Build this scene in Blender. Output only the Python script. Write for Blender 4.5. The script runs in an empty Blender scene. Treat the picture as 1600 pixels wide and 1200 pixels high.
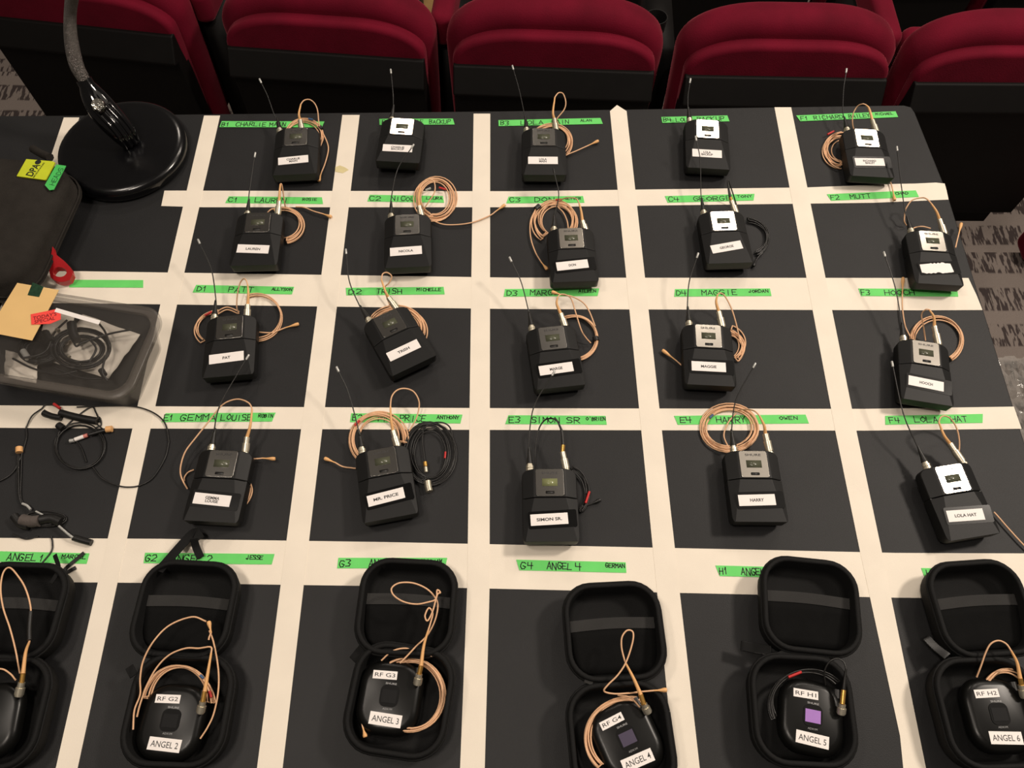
import bpy, bmesh, math, random
from mathutils import Vector, Matrix
random.seed(7)
S = bpy.context.scene
COL = S.collection

# ------------------------------------------------------------------ camera
TZ = 0.95                        # height of the table top above the row floor
CAMH = 0.961                     # camera above the table top
FPX = 1290.0                     # focal length in pixels of the 1600 px frame
def rz(a): return Matrix.Rotation(a, 3, 'Z')
def rx(a): return Matrix.Rotation(a, 3, 'X')
CR = rz(math.radians(-0.984)) @ rx(math.radians(27.412)) @ rz(math.radians(1.056))
CLOC = Vector((0, 0, TZ + CAMH))
cd = bpy.data.cameras.new('camera'); cam = bpy.data.objects.new('camera', cd); COL.objects.link(cam)
cam.matrix_world = Matrix.Translation(CLOC) @ CR.to_4x4()
cd.sensor_width = 36.0; cd.lens = FPX / 1600 * 36.0; cd.clip_start = 0.02
S.camera = cam

# ------------------------------------------------------------------ world, lamps, exposure
w = bpy.data.worlds.new('world'); S.world = w; w.use_nodes = True
w.node_tree.nodes['Background'].inputs[0].default_value = (1.0, 0.86, 0.72, 1)
w.node_tree.nodes['Background'].inputs[1].default_value = 0.06
def area(name, loc, tgt, size, power, col, sy=None):
    l = bpy.data.lights.new(name, 'AREA'); l.energy = power; l.color = col
    l.shape = 'RECTANGLE' if sy else 'DISK'; l.size = size
    if sy: l.size_y = sy
    o = bpy.data.objects.new(name, l); COL.objects.link(o); o.location = loc
    o.rotation_euler = (Vector(tgt) - Vector(loc)).to_track_quat('-Z', 'Y').to_euler()
    return o
WARM = (1.0, 0.88, 0.76)
area('house_or_added_light', (2.2, 1.1, TZ + 2.4), (0.4, 0.3, TZ), 0.40, 43, WARM)
area('house_or_added_light', (-1.1, 0.5, TZ + 2.4), (-0.3, 0.3, TZ), 0.35, 8, WARM)
area('house_or_added_light', (-0.5, -0.25, TZ + 2.6), (-0.1, 0.2, TZ), 0.40, 16, WARM)
GLINT_LAMPS = [Vector((-.45, 3.7, TZ + 2.4)), Vector((1.0, 2.6, TZ + 2.4)), Vector((2.0, 2.9, TZ + 2.4))]  # added lamps, placed so that chosen faceplates mirror them brightly
for q in GLINT_LAMPS: area('house_or_added_light', q, (0.1, 0.5, TZ), 0.34, 9, WARM)
area('added_plate_fill', (1.6, 1.5, TZ + 2.7), (1.6, 1.5, TZ), 2.4, 9, WARM, 2.8)  # added dim panel that gives the other faceplates a grey reflection
S.view_settings.view_transform = 'Standard'; S.view_settings.look = 'None'
S.view_settings.exposure = 0.45; S.view_settings.gamma = 1.0; S.view_settings.use_curve_mapping = False

# ------------------------------------------------------------------ helpers
def ray(px, py):
    return CR @ Vector(((px - 800) / FPX, -(py - 600) / FPX, -1.0))
def P(px, py, z=0.0):            # the point z metres above the table top
    d = ray(px, py); t = (TZ + z - CLOC.z) / d.z
    return CLOC + d * t
def PF(px, py, z=0.0):           # the point at world height z
    return P(px, py, z - TZ)
def PY(px, py, y):               # the point on an upright plane across the hall
    d = ray(px, py); t = (y - CLOC.y) / d.y
    return CLOC + d * t
def lin(c): return tuple(((v / 255) / 12.92 if v / 255 <= .04045 else ((v / 255 + .055) / 1.055) ** 2.4) for v in c)
MATS = {}
def mat(name, rgb, rough=.5, metal=0, bump=0, bscale=400, var=0, vscale=60, sheen=0, coat=0, emit=0, spec=None):
    if name in MATS: return MATS[name]
    m = bpy.data.materials.new(name); m.use_nodes = True; nt = m.node_tree; b = nt.nodes['Principled BSDF']
    c = lin(rgb) + (1,)
    b.inputs['Base Color'].default_value = c
    b.inputs['Roughness'].default_value = rough; b.inputs['Metallic'].default_value = metal
    if spec is not None: b.inputs['Specular IOR Level'].default_value = spec
    if sheen:
        b.inputs['Sheen Weight'].default_value = sheen; b.inputs['Sheen Roughness'].default_value = .35
        b.inputs['Sheen Tint'].default_value = (1, .25, .3, 1)
    if coat: b.inputs['Coat Weight'].default_value = coat; b.inputs['Coat Roughness'].default_value = .08
    if emit: b.inputs['Emission Color'].default_value = c; b.inputs['Emission Strength'].default_value = emit
    tc = nt.nodes.new('ShaderNodeTexCoord')
    if var:
        n = nt.nodes.new('ShaderNodeTexNoise'); n.inputs['Scale'].default_value = vscale; n.inputs['Detail'].default_value = 4
        nt.links.new(tc.outputs['Object'], n.inputs['Vector'])
        r = nt.nodes.new('ShaderNodeMapRange'); r.inputs[1].default_value = .3; r.inputs[2].default_value = .7
        r.inputs[3].default_value = 1 - var; r.inputs[4].default_value = 1 + var
        nt.links.new(n.outputs[0], r.inputs[0])
        mx = nt.nodes.new('ShaderNodeMix'); mx.data_type = 'RGBA'; mx.blend_type = 'MULTIPLY'; mx.inputs[0].default_value = 1
        mx.inputs[6].default_value = c; nt.links.new(r.outputs[0], mx.inputs[7]); nt.links.new(mx.outputs[2], b.inputs['Base Color'])
    if bump:
        n2 = nt.nodes.new('ShaderNodeTexNoise'); n2.inputs['Scale'].default_value = bscale; n2.inputs['Detail'].default_value = 3
        nt.links.new(tc.outputs['Object'], n2.inputs['Vector'])
        bp = nt.nodes.new('ShaderNodeBump'); bp.inputs['Strength'].default_value = bump; bp.inputs['Distance'].default_value = .004 if bump >= 1 else .001
        nt.links.new(n2.outputs[0], bp.inputs['Height']); nt.links.new(bp.outputs[0], b.inputs['Normal'])
    MATS[name] = m; return m
def plastic_clear(name, rgb, amount, rough=.15):
    m = bpy.data.materials.new(name); m.use_nodes = True; nt = m.node_tree; b = nt.nodes['Principled BSDF']
    b.inputs['Base Color'].default_value = lin(rgb) + (1,); b.inputs['Roughness'].default_value = rough
    b.inputs['Alpha'].default_value = amount
    tc = nt.nodes.new('ShaderNodeTexCoord'); n2 = nt.nodes.new('ShaderNodeTexNoise'); n2.inputs['Scale'].default_value = 60
    nt.links.new(tc.outputs['Object'], n2.inputs['Vector'])
    bp = nt.nodes.new('ShaderNodeBump'); bp.inputs['Strength'].default_value = .15; bp.inputs['Distance'].default_value = .002
    nt.links.new(n2.outputs[0], bp.inputs['Height']); nt.links.new(bp.outputs[0], b.inputs['Normal'])
    return m

M_TABLE = mat('black_tabletop', (33, 33, 34), .55, bump=.25, bscale=900, var=.10, vscale=12, spec=.28)
M_EDGE = mat('black_edge_band', (40, 38, 36), .6, var=.1)
M_TAPE = mat('white_cloth_tape', (236, 226, 210), .75, bump=.2, bscale=1500, var=.035, vscale=18)
M_GREEN = mat('green_cloth_tape', (104, 214, 106), .7, bump=.15, bscale=1500, var=.04, vscale=60)
M_INK = mat('black_ink', (22, 26, 22), .6, var=.1)
M_BODY = mat('black_pack_plastic', (21, 21, 21), .5, bump=.12, bscale=1400, var=.06, vscale=30, spec=.28)
M_GLOSS = mat('gloss_black_tape', (15, 15, 15), .2, var=.1, spec=.22)
M_PLATE = mat('brushed_nickel', (190, 184, 174), .21, 1.0, var=.04, vscale=80)
M_PLATE_DIM = mat('dim_reflection_nickel', (160, 157, 152), .22, 1.0, var=.04, vscale=80)  # same plate metal, with its dimmer reflection put into the colour
M_LCD = mat('lcd_glass', (84, 86, 70), .2, var=.05)
M_LCDON = mat('lcd_glass_green', (128, 132, 92), .15, var=.05)
M_BLACK = mat('black_rubber', (24, 23, 22), .45, var=.1)
M_WIRE = mat('black_wire', (30, 29, 28), .4, var=.1)
M_TIP = mat('silver_tip', (190, 190, 186), .35, .4, var=.05)
M_METAL = mat('connector_nickel', (214, 206, 186), .38, .85, var=.06, vscale=300)
M_BRASS = mat('gilt_brass', (222, 172, 92), .36, .85, var=.06, vscale=300)
M_PEACH = mat('peach_cable', (224, 178, 138), .5, var=.05, vscale=100, bump=.1, bscale=800)
M_BOOT = mat('peach_boot', (230, 176, 116), .5, var=.05, vscale=100)
M_LABEL = mat('white_paper_label', (240, 234, 230), .5, var=.02, vscale=80)
M_PRINT = mat('printer_ink', (48, 46, 46), .6, var=.05)
M_RED = mat('red_sleeve', (190, 40, 40), .5, var=.1)
M_BLUE = mat('blue_sleeve', (60, 92, 130), .5, var=.1)
M_VELVET = mat('red_velvet', (106, 10, 34), .85, bump=.5, bscale=350, var=.22, vscale=9, sheen=.3, spec=.15)
M_BOARD = mat('black_seat_board', (14, 12, 11), .6, var=.12, vscale=20, spec=.2)
M_CASE = mat('black_eva_case', (13, 13, 13), .75, bump=.35, bscale=900, var=.1, spec=.25)
M_LINING = mat('black_lining', (17, 17, 17), .9, bump=.4, bscale=1500, var=.12, spec=.1)
M_BAND = mat('charcoal_elastic', (38, 37, 36), .85, bump=.4, bscale=1500, var=.1)
M_UNIT = mat('black_pebble_plastic', (15, 15, 14), .3, var=.08, vscale=60, spec=.25)
M_PIANO = mat('gloss_black_lacquer', (9, 9, 11), .07, var=.1, coat=.4)
M_BASE = mat('lamp_base_lacquer', (9, 9, 11), .2, var=.1)
M_NECK = mat('sparkling_grey_sleeve', (128, 122, 118), .28, .75, bump=1.0, bscale=700, var=.2, vscale=200)
M_POUCH = mat('charcoal_pouch_cloth', (45, 42, 39), .9, bump=.6, bscale=700, var=.1, spec=.1)

def obj(name, me, m=None, parent=None, smooth=True):
    if isinstance(me, bmesh.types.BMesh):
        bm = me; me = bpy.data.meshes.new(name); bm.to_mesh(me); bm.free()
    if m is not None and not me.materials: me.materials.append(m)
    if smooth:
        for p in me.polygons: p.use_smooth = True
        me.set_sharp_from_angle(angle=math.radians(64))
    o = bpy.data.objects.new(name, me); COL.objects.link(o)
    if parent: o.parent = parent
    return o
def tag(o, label, cat, group=None, kind=None):
    o['label'] = label; o['category'] = cat
    if group: o['group'] = group
    if kind: o['kind'] = kind
    return o
def thing(name, loc, label, cat, group=None, rot=0.0):
    o = bpy.data.objects.new(name, None); COL.objects.link(o); o.empty_display_size = .02
    o.location = loc; o.rotation_euler = (0, 0, rot)
    return tag(o, label, cat, group)
def struct(name, me, m, smooth=False):
    o = obj(name, me, m, None, smooth); o['kind'] = 'structure'; return o
def bevel(o, wd, seg=2, ang=35):
    b = o.modifiers.new('bevel', 'BEVEL'); b.width = wd; b.segments = seg; b.limit_method = 'ANGLE'; b.angle_limit = math.radians(ang)
    wn = o.modifiers.new('wn', 'WEIGHTED_NORMAL'); wn.keep_sharp = False
    return o
def prism(bm, pts, z0, z1):      # closed polygon in xy, counter-clockwise or not
    a = [bm.verts.new((p[0], p[1], z0)) for p in pts]; b = [bm.verts.new((p[0], p[1], z1)) for p in pts]
    n = len(pts)
    bm.faces.new(a[::-1]); bm.faces.new(b)
    for i in range(n): bm.faces.new((a[i], a[(i + 1) % n], b[(i + 1) % n], b[i]))
def fixn(bm): bmesh.ops.recalc_face_normals(bm, faces=bm.faces[:]); return bm
def box(bm, x0, x1, y0, y1, z0, z1): prism(bm, [(x0, y0), (x1, y0), (x1, y1), (x0, y1)], z0, z1)
def rrect(w_, h_, r, n=5, cx=0, cy=0):
    pts = []
    for k, (sx, sy) in enumerate(((1, 1), (-1, 1), (-1, -1), (1, -1))):
        for i in range(n + 1):
            a = math.pi / 2 * (k + i / n)
            pts.append((cx + sx * (w_ / 2 - r) + r * math.cos(a), cy + sy * (h_ / 2 - r) + r * math.sin(a)))
    return pts
def loft(bm, rings, cap0=True, cap1=True):
    vs = [[bm.verts.new(p) for p in r] for r in rings]; n = len(rings[0])
    for a, b in zip(vs, vs[1:]):
        for i in range(n): bm.faces.new((a[i], a[(i + 1) % n], b[(i + 1) % n], b[i]))
    if cap0: bm.faces.new(vs[0][::-1])
    if cap1: bm.faces.new(vs[-1])
def smoothpts(pts, sub=6):       # Catmull-Rom
    pts = [Vector(p) for p in pts]
    if len(pts) < 3: return pts
    q = [pts[0] * 2 - pts[1]] + pts + [pts[-1] * 2 - pts[-2]]; out = []
    for i in range(1, len(q) - 2):
        p0, p1, p2, p3 = q[i - 1:i + 3]
        for k in range(sub):
            t = k / sub
            out.append(.5 * ((2 * p1) + (p2 - p0) * t + (2 * p0 - 5 * p1 + 4 * p2 - p3) * t * t + (3 * p1 - p0 - 3 * p2 + p3) * t ** 3))
    out.append(pts[-1]); return out
def tube(bm, pts, r, sides=8, cap=True):
    pts = [Vector(p) for p in pts]
    cl = [pts[0]]
    for p in pts[1:]:
        if (p - cl[-1]).length > 1e-5: cl.append(p)
    n = len(cl)
    if n < 2: return
    rr = r if callable(r) else (lambda t: r)
    nrm = None; rings = []
    for i, p in enumerate(cl):
        t = (cl[min(i + 1, n - 1)] - cl[max(i - 1, 0)])
        if t.length < 1e-9: t = Vector((0, 0, 1))
        t.normalize()
        if nrm is None:
            nrm = t.orthogonal().normalized()
        nrm = nrm - t * nrm.dot(t)
        if nrm.length < 1e-6: nrm = t.orthogonal()
        nrm.normalize(); bn = t.cross(nrm)
        ra = rr(i / (n - 1))
        rings.append([p + (nrm * math.cos(2 * math.pi * k / sides) + bn * math.sin(2 * math.pi * k / sides)) * ra for k in range(sides)])
    loft(bm, rings, cap, cap)
def textmesh(s, size_h=None, width=None, bold=0.0):   # centred flat text as mesh verts/faces
    c = bpy.data.curves.new('t', 'FONT'); c.body = s; c.align_x = 'CENTER'; c.align_y = 'CENTER'; c.size = 1.0; c.offset = bold; c.resolution_u = 3
    c.space_line = .82
    o = bpy.data.objects.new('t', c); COL.objects.link(o)
    dg = bpy.context.evaluated_depsgraph_get(); dg.update()
    me = bpy.data.meshes.new_from_object(o.evaluated_get(dg))
    vs = [v.co.copy() for v in me.vertices]; fs = [tuple(p.vertices) for p in me.polygons]
    bpy.data.objects.remove(o); bpy.data.curves.remove(c); bpy.data.meshes.remove(me)
    x0 = min(v.x for v in vs); x1 = max(v.x for v in vs); y0 = min(v.y for v in vs); y1 = max(v.y for v in vs)
    k = width / (x1 - x0) if width else size_h / (y1 - y0)
    ky = size_h / (y1 - y0) if size_h else k
    return [((v.x - (x0 + x1) / 2) * k, (v.y - (y0 + y1) / 2) * ky) for v in vs], fs
def flatmesh(vs, fs, fn):
    bm = bmesh.new(); bv = [bm.verts.new(fn(x, y)) for x, y in vs]
    for f in fs:
        try: bm.faces.new([bv[i] for i in f])
        except ValueError: pass
    return bm

# ------------------------------------------------------------------ handwriting
GL = {'A': '002640 1232', 'B': '0006 0626453403 0333422000', 'C': '4536160402103041', 'D': '0006 0626444220 2000', 'E': '46060040 0333',
 'F': '460600 0333', 'G': '453616040210304223 4223', 'H': '0006 4046 0343', 'I': '2026', 'J': '3631200112', 'K': '0006 460340', 'L': '060040',
 'M': '0006234640', 'N': '00064046', 'O': '26040220424426', 'P': '0006 0636453303', 'R': '0006 0636453303 1340', 'S': '453616051333413000',
 'T': '0646 2620', 'U': '060110304146', 'V': '062046', 'W': '0610233046', 'Y': '0623 462320', 'Z': '06460040', '1': '142620', '2': '051636440040',
 '3': '063645234230000', '4': '060343 3630', '5': '460604344210', '6': '36040210304233', "'": '2625', '.': '2021'}
def hand(bm, s, x0, x1, ybase, h, wd, fn, z=0.0):
    n = len(s); adv = (x1 - x0) / max(n, 1)
    for i, ch in enumerate(s):
        if ch == ' ': continue
        jx, jy, sl = random.uniform(-.06, .06) * adv, random.uniform(-.07, .07) * h, random.uniform(-.05, .2)
        ls = adv * .74; hh = h * random.uniform(.92, 1.08)
        for st in GL[ch].split():
            pts = []
            for k in range(0, len(st) - 1, 2):
                gx, gy = int(st[k]) / 4, int(st[k + 1]) / 6
                pts.append((x0 + i * adv + jx + gx * ls + gy * sl * h * .4 + random.uniform(-.02, .02) * h, ybase + jy + gy * hh + random.uniform(-.03, .03) * h))
            for a, b in zip(pts, pts[1:]):
                dx, dy = b[0] - a[0], b[1] - a[1]; L = math.hypot(dx, dy) or 1e-6
                ux, uy = dx / L * wd / 2, dy / L * wd / 2
                q = [(a[0] - ux - uy, a[1] - uy + ux), (a[0] - ux + uy, a[1] - uy - ux), (b[0] + ux + uy, b[1] + uy - ux), (b[0] + ux - uy, b[1] + uy + ux)]
                bm.faces.new([bm.verts.new(fn(*p, z)) for p in q])

# ------------------------------------------------------------------ the setting: floors of the raked rows
def carpet():
    m = bpy.data.materials.new('patterned_carpet'); m.use_nodes = True; nt = m.node_tree; b = nt.nodes['Principled BSDF']; N = nt.nodes.new; K = nt.links.new
    tc = N('ShaderNodeTexCoord'); mp = N('ShaderNodeMapping'); mp.inputs['Scale'].default_value = (88, 17, 1); mp.inputs['Rotation'].default_value = (0, 0, -.12)
    K(tc.outputs['Object'], mp.inputs[0])
    n = N('ShaderNodeTexNoise'); n.inputs['Scale'].default_value = 1.0; n.inputs['Detail'].default_value = 2; n.inputs['Roughness'].default_value = .6
    K(mp.outputs[0], n.inputs['Vector'])
    r = N('ShaderNodeValToRGB'); r.color_ramp.elements[0].position = .47; r.color_ramp.elements[1].position = .52
    r.color_ramp.elements[0].color = (1, 1, 1, 1); r.color_ramp.elements[1].color = (0, 0, 0, 1); K(n.outputs[0], r.inputs[0])
    wv = N('ShaderNodeTexWave'); wv.bands_direction = 'Y'; wv.inputs['Scale'].default_value = 2.6; wv.inputs['Distortion'].default_value = 1.4; wv.inputs['Detail'].default_value = 1
    K(tc.outputs['Object'], wv.inputs['Vector'])
    r2 = N('ShaderNodeValToRGB'); r2.color_ramp.elements[0].position = .25; r2.color_ramp.elements[1].position = .4; K(wv.outputs[0], r2.inputs[0])
    mu = N('ShaderNodeMath'); mu.operation = 'MULTIPLY'; K(r.outputs[0], mu.inputs[0]); K(r2.outputs[0], mu.inputs[1])
    mx = N('ShaderNodeMix'); mx.data_type = 'RGBA'; mx.inputs[6].default_value = lin((132, 121, 114)) + (1,); mx.inputs[7].default_value = lin((62, 52, 50)) + (1,)
    K(mu.outputs[0], mx.inputs[0]); K(mx.outputs[2], b.inputs['Base Color']); b.inputs['Roughness'].default_value = .95
    n3 = N('ShaderNodeTexNoise'); n3.inputs['Scale'].default_value = 500; K(tc.outputs['Object'], n3.inputs['Vector'])
    bp = N('ShaderNodeBump'); bp.inputs['Strength'].default_value = .6; bp.inputs['Distance'].default_value = .004
    K(n3.outputs[0], bp.inputs['Height']); K(bp.outputs[0], b.inputs['Normal'])
    return m
M_CARPET = carpet()
bm = bmesh.new(); box(bm, -2.2, 2.4, -1.2, 1.42, -.02, 0); struct('floor', fixn(bm), M_CARPET)
bm = bmesh.new(); box(bm, -2.2, 2.4, 1.40, 2.34, -.22, -.2); struct('floor_lower', fixn(bm), M_CARPET)
bm = bmesh.new(); box(bm, -2.2, 2.4, 2.32, 3.6, -.42, -.4); struct('floor_lowest', fixn(bm), M_CARPET)
bm = bmesh.new(); box(bm, -2.2, 2.4, 1.40, 1.42, -.2, -.02); struct('trim_1', fixn(bm), M_EDGE)

# ------------------------------------------------------------------ table
c_br = P(1424, 166); c_r = P(1600, 688); ext = c_r + (c_r - c_br) * .9
bl = P(-60, 182)
outline = [Vector((-.95, bl.y, 0)), P(110, 180), P(800, 173), P(1412, 164), P(1424, 167), P(1430, 176), P(1480, 300), P(1600, 688), ext, Vector((-.95, ext.y, 0))]
tbl = thing('table', (0, .35, 0), 'long black-topped table covered in a grid of white tape', 'table')
bm = bmesh.new(); prism(bm, [(p.x, p.y - .35) for p in outline], TZ - .03, TZ); o = obj('table_top', fixn(bm), M_TABLE, tbl, False); bevel(o, .002, 2)
for sx in (-.85, .57):
    for sy in (ext.y - .35 + .07, .50):
        bm = bmesh.new(); box(bm, sx - .02, sx + .02, sy - .02, sy + .02, .003, TZ - .03); obj('leg', fixn(bm), M_EDGE, tbl, False)

# ------------------------------------------------------------------ white tape grid
def tape(quad, label, z1=.0004, z0=0.0, extra=None):
    pts = [P(*q) for q in quad]; c = sum(pts, Vector()) / len(pts); c.z = TZ
    bm = bmesh.new(); prism(bm, [(p.x - c.x, p.y - c.y) for p in pts], z0, z1)
    o = obj('white_tape_strip', fixn(bm), M_TAPE, None, False); o.location = c
    return tag(o, label, 'tape', 'white tape strips of the grid')
tape([(100, 184), (124, 184), (18, 520), (-12, 520)], 'white tape strip running under the round lamp base and the zipped pouch', .0006)
tape([(319, 181), (344, 181), (277, 475), (199, 840), (122, 1198), (102, 1290), (66, 1290), (88, 1198), (169, 840), (251, 475)], 'white lengthwise tape strip left of the cells B1, D1 and E1', .0006)
tape([(535, 180), (562, 180), (475, 912), (442, 1198), (430, 1290), (392, 1290), (402, 1198), (439, 912)], 'white lengthwise tape strip between the cells B1 and B2', .0006)
tape([(740, 178), (766, 178), (765, 918), (757.5, 1198), (755, 1290), (716, 1290), (719, 1198), (730, 918)], 'white lengthwise tape strip between the cells B2 and B3', .0006)
tape([(953, 174), (964, 164.5), (979, 174), (1062, 926), (1093, 1198), (1103, 1290), (1063, 1290), (1053.5, 1198), (1028, 940)], 'white lengthwise tape strip with a pointed end between the cells B3 and B4', .0006)
tape([(1210, 168), (1236, 168), (1338, 674), (1378, 864), (1446, 1198), (1465, 1290), (1420, 1290), (1406, 1150), (1343.5, 862), (1305, 674)], 'white lengthwise tape strip between the cells B4 and F1', .0006)
tape([(257, 298), (800, 299), (1262, 293), (1400, 287.5), (1430, 287), (1462, 285.5), (1476, 287), (1479, 298), (1482, 312), (1365, 317), (800, 324), (319, 324), (252, 322)], 'thin white cross tape strip carrying the green labels C1 to F2', .0003)
tape([(-60, 424), (130, 424), (800, 434), (1513, 434.5), (1526, 462), (1535, 484.5), (1440, 485), (800, 483), (130, 474), (-60, 473)], 'wide white cross tape strip carrying the green labels D1 to F3', .0003)
tape([(-80, 633), (60, 634), (800, 638), (1350, 639), (1584, 635.5), (1596, 670), (1350, 673), (800, 672), (60, 669), (-80, 668)], 'thin white cross tape strip carrying the green labels E1 to F4', .0003)
tape([(-90, 840), (60, 841), (250, 842), (600, 847), (1130, 858), (1400, 864), (1640, 865), (1680, 936), (1400, 934), (1130, 928), (600, 916), (250, 911), (60, 909.5), (-90, 909)], 'wide white cross tape strip nearest the camera carrying the green labels G1 to H2', .0003)

# ------------------------------------------------------------------ green labels with handwriting
def green(code, pl, pr, words, where, h=.0125, label=None):
    a, b = P(*pl), P(*pr); c = (a + b) / 2; c.z = TZ
    d = (b - a); L = d.length; ang = math.atan2(d.y, d.x)
    bm = bmesh.new(); s1, s2 = random.uniform(-.002, .002), random.uniform(-.002, .002)
    prism(bm, [(-L / 2 + s1, -h / 2), (L / 2 + s2, -h / 2), (L / 2 - s2, h / 2), (-L / 2 - s1, h / 2)], .0005, .0009)
    o = obj('green_tape_label', fixn(bm), M_GREEN, None, False); o.location = c; o.rotation_euler = (0, 0, ang)
    tag(o, label or ('green tape label marked %s %s' % (code, where)), 'label', 'green tape labels on the grid')
    if words:
        for s, x0, x1, small in words:
            bm = bmesh.new()
            f0 = (x0 - pl[0]) / (pr[0] - pl[0]) - .5; f1 = (x1 - pl[0]) / (pr[0] - pl[0]) - .5
            if small: hand(bm, s, f0 * L, f1 * L, -.0005, .0045, .00105, lambda x, y, z: (x, y, .00095))
            else: hand(bm, s, f0 * L, f1 * L, -.0042, .0078, .0012, lambda x, y, z: (x, y, .00095))
            obj('handwriting', bm, M_INK, o, False)
BK = 'in the back row of the table'
green('B1', (345, 194.5), (505, 195), [('B1', 347, 360, 0), ('CHARLIE', 369, 418, 0), ('MAIN', 422, 448, 0)], BK)
green('B2', (593, 191), (709, 190.5), [('B2', 597, 612, 0), ('CHARLIE', 620, 663, 0), ('BACKUP', 671, 705, 0)], BK)
green('B3', (779, 193), (940, 189.5), [('B3', 782, 796, 0), ('LOLA', 814, 851, 0), ('MAIN', 862, 890, 0), ('ALAN', 907, 925, 1)], BK)
green('B4', (1034, 188), (1138, 185.5), [('B4', 1036, 1050, 0), ('LOLA', 1056, 1082, 0), ('BACKUP', 1089, 1133, 0)], BK)
green('F1', (1247, 185.5), (1401, 179), [('F1', 1250, 1264, 0), ('RICHARD', 1271, 1318, 0), ('BAILEY', 1325, 1360, 0), ('MICHAEL', 1368, 1396, 1)], 'in the back right cell')
R2 = 'on the farthest cross tape'
green('C1', (355, 312.5), (504, 314), [('C1', 357, 375, 0), ('LAUREN', 399, 449, 0), ('ROSIE', 473, 496, 1)], R2)
green('C2', (576, 310), (693, 312), [('C2', 578, 597, 0), ('NICOLA', 611, 658, 0), ('LAURA', 666, 692, 1)], R2)
green('C3', (793, 313), (912, 312), [('C3', 797, 815, 0), ('DON', 836, 868, 0), ('OLIVER', 883, 908, 1)], R2)
green('C4', (1041, 312), (1178, 308.5), [('C4', 1044, 1062, 0), ('GEORGE', 1083, 1144, 0), ('TONY', 1152, 1176, 1)], R2)
green('F2', (1295, 309), (1433, 303), [('F2', 1297, 1312, 0), ('MUTT', 1328, 1362, 0), ('CHAD', 1399, 1420, 1)], R2)
R3 = 'on the cross tape behind the third row'
green('', (110, 443.5), (224, 444), None, '', label='blank green tape label beside the red loop')
green('D1', (304, 451.5), (458, 454.5), [('D1', 308, 326, 0), ('PATT', 358, 398, 0), ('ALLYSON', 425, 457, 1)], R3)
green('D2', (541, 456), (694, 454.5), [('D2', 546, 567, 0), ('TRISH', 588, 630, 0), ('MICHELLE', 651, 690, 1)], R3)
green('D3', (788, 458), (935, 457), [('D3', 792, 810, 0), ('MARGE', 828, 876, 0), ('AILEEN', 904, 932, 1)], R3)
green('D4', (1054, 458), (1204, 457), [('D4', 1056, 1073, 0), ('MAGGIE', 1096, 1153, 0), ('JORDAN', 1170, 1201, 1)], R3)
green('F3', (1343, 457), (1496, 458), [('F3', 1345, 1360, 0), ('HOOCH', 1382, 1430, 0)], R3)
R4 = 'on the cross tape behind the fourth row'
green('E1', (256, 653), (428, 652), [('E1', 257, 274, 0), ('GEMMA', 283, 340, 0), ('LOUISE', 346, 396, 0), ('ROBIN', 404, 427, 1)], R4)
green('E2', (548, 653), (721, 655), [('E2', 551, 568, 0), ('MR', 592, 617, 0), ('PRICE', 625, 667, 0), ('ANTHONY', 683, 718, 1)], R4)
green('E3', (792, 656), (947, 657), [('E3', 796, 815, 0), ('SIMON', 830, 876, 0), ('SR', 885, 908, 0), ("O'BRIEN", 916, 947, 1)], R4)
green('E4', (1056, 657), (1261, 655), [('E4', 1062, 1083, 0), ('HARRY', 1119, 1167, 0), ('OWEN', 1218, 1247, 1)], R4)
green('F4', (1383, 657), (1535, 654), [('F4', 1389, 1406, 0), ('LOLA', 1428, 1467, 0), ('HAT', 1484, 1512, 0)], R4)
R5 = 'on the cross tape nearest the camera'
green('G1', (-32, 869), (138, 873), [('G1', -28, -8, 0), ('ANGEL', 12, 60, 0), ('1', 62, 72, 0), ('MARCEL', 97, 136, 1)], R5)
green('G2', (226, 872), (427, 874), [('G2', 228, 247, 0), ('ANGEL', 268, 318, 0), ('2', 324, 334, 0), ('JESSE', 385, 412, 1)], R5)
green('G3', (528, 880), (697, 880), [('G3', 531, 550, 0), ('ANGEL', 577, 618, 0), ('3', 622, 632, 0), ('WILLIAM', 659, 691, 1)], R5)
green('G4', (809, 883), (978, 887), [('G4', 813, 834, 0), ('ANGEL', 855, 895, 0), ('4', 900, 911, 0), ('GERMAN', 946, 977, 1)], R5)
green('H1', (1121, 892), (1240, 895), [('H1', 1124, 1138, 0), ('ANGEL', 1158, 1196, 0), ('5', 1204, 1213, 0)], R5)
green('H2', (1442, 896), (1580, 898), [('H2', 1447, 1463, 0), ('ANGEL', 1482, 1522, 0), ('6', 1530, 1540, 0)], R5)

# ------------------------------------------------------------------ bodypack transmitters
W2, L2 = .033, .045
SH = {}
def shared(key, fn):
    if key not in SH: SH[key] = fn()
    return SH[key]
def topz(y): return .030 if y > .008 else .030 - .0022 * (.008 - y) / .053
def half_body(y0, y1, sec0, sec1, corner_y):
    bm = bmesh.new(); rings = []
    for y, (cw, zt, zs) in ((y0, sec0), (y1, sec1)):
        rings.append([(-W2, y, .008), (W2, y, .008), (W2, y, zs), (cw, y, zt), (-cw, y, zt), (-W2, y, zs)])
    loft(bm, rings); fixn(bm)
    ed = [e for e in bm.edges if all(abs(abs(v.co.x) - W2) < 1e-5 and abs(v.co.y - corner_y) < 1e-5 for v in e.verts)]
    bmesh.ops.bevel(bm, geom=ed, offset=.0075, segments=5, affect='EDGES', profile=.5)
    return bm
def mesh_of(name, bm, m):
    me = bpy.data.meshes.new(name); bm.to_mesh(me); bm.free(); me.materials.append(m)
    for p in me.polygons: p.use_smooth = True
    return me
def me_upper(): return mesh_of('body', half_body(.0085, L2, (.019, .030, .023), (.0185, .030, .0225), L2), M_BODY)
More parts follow.
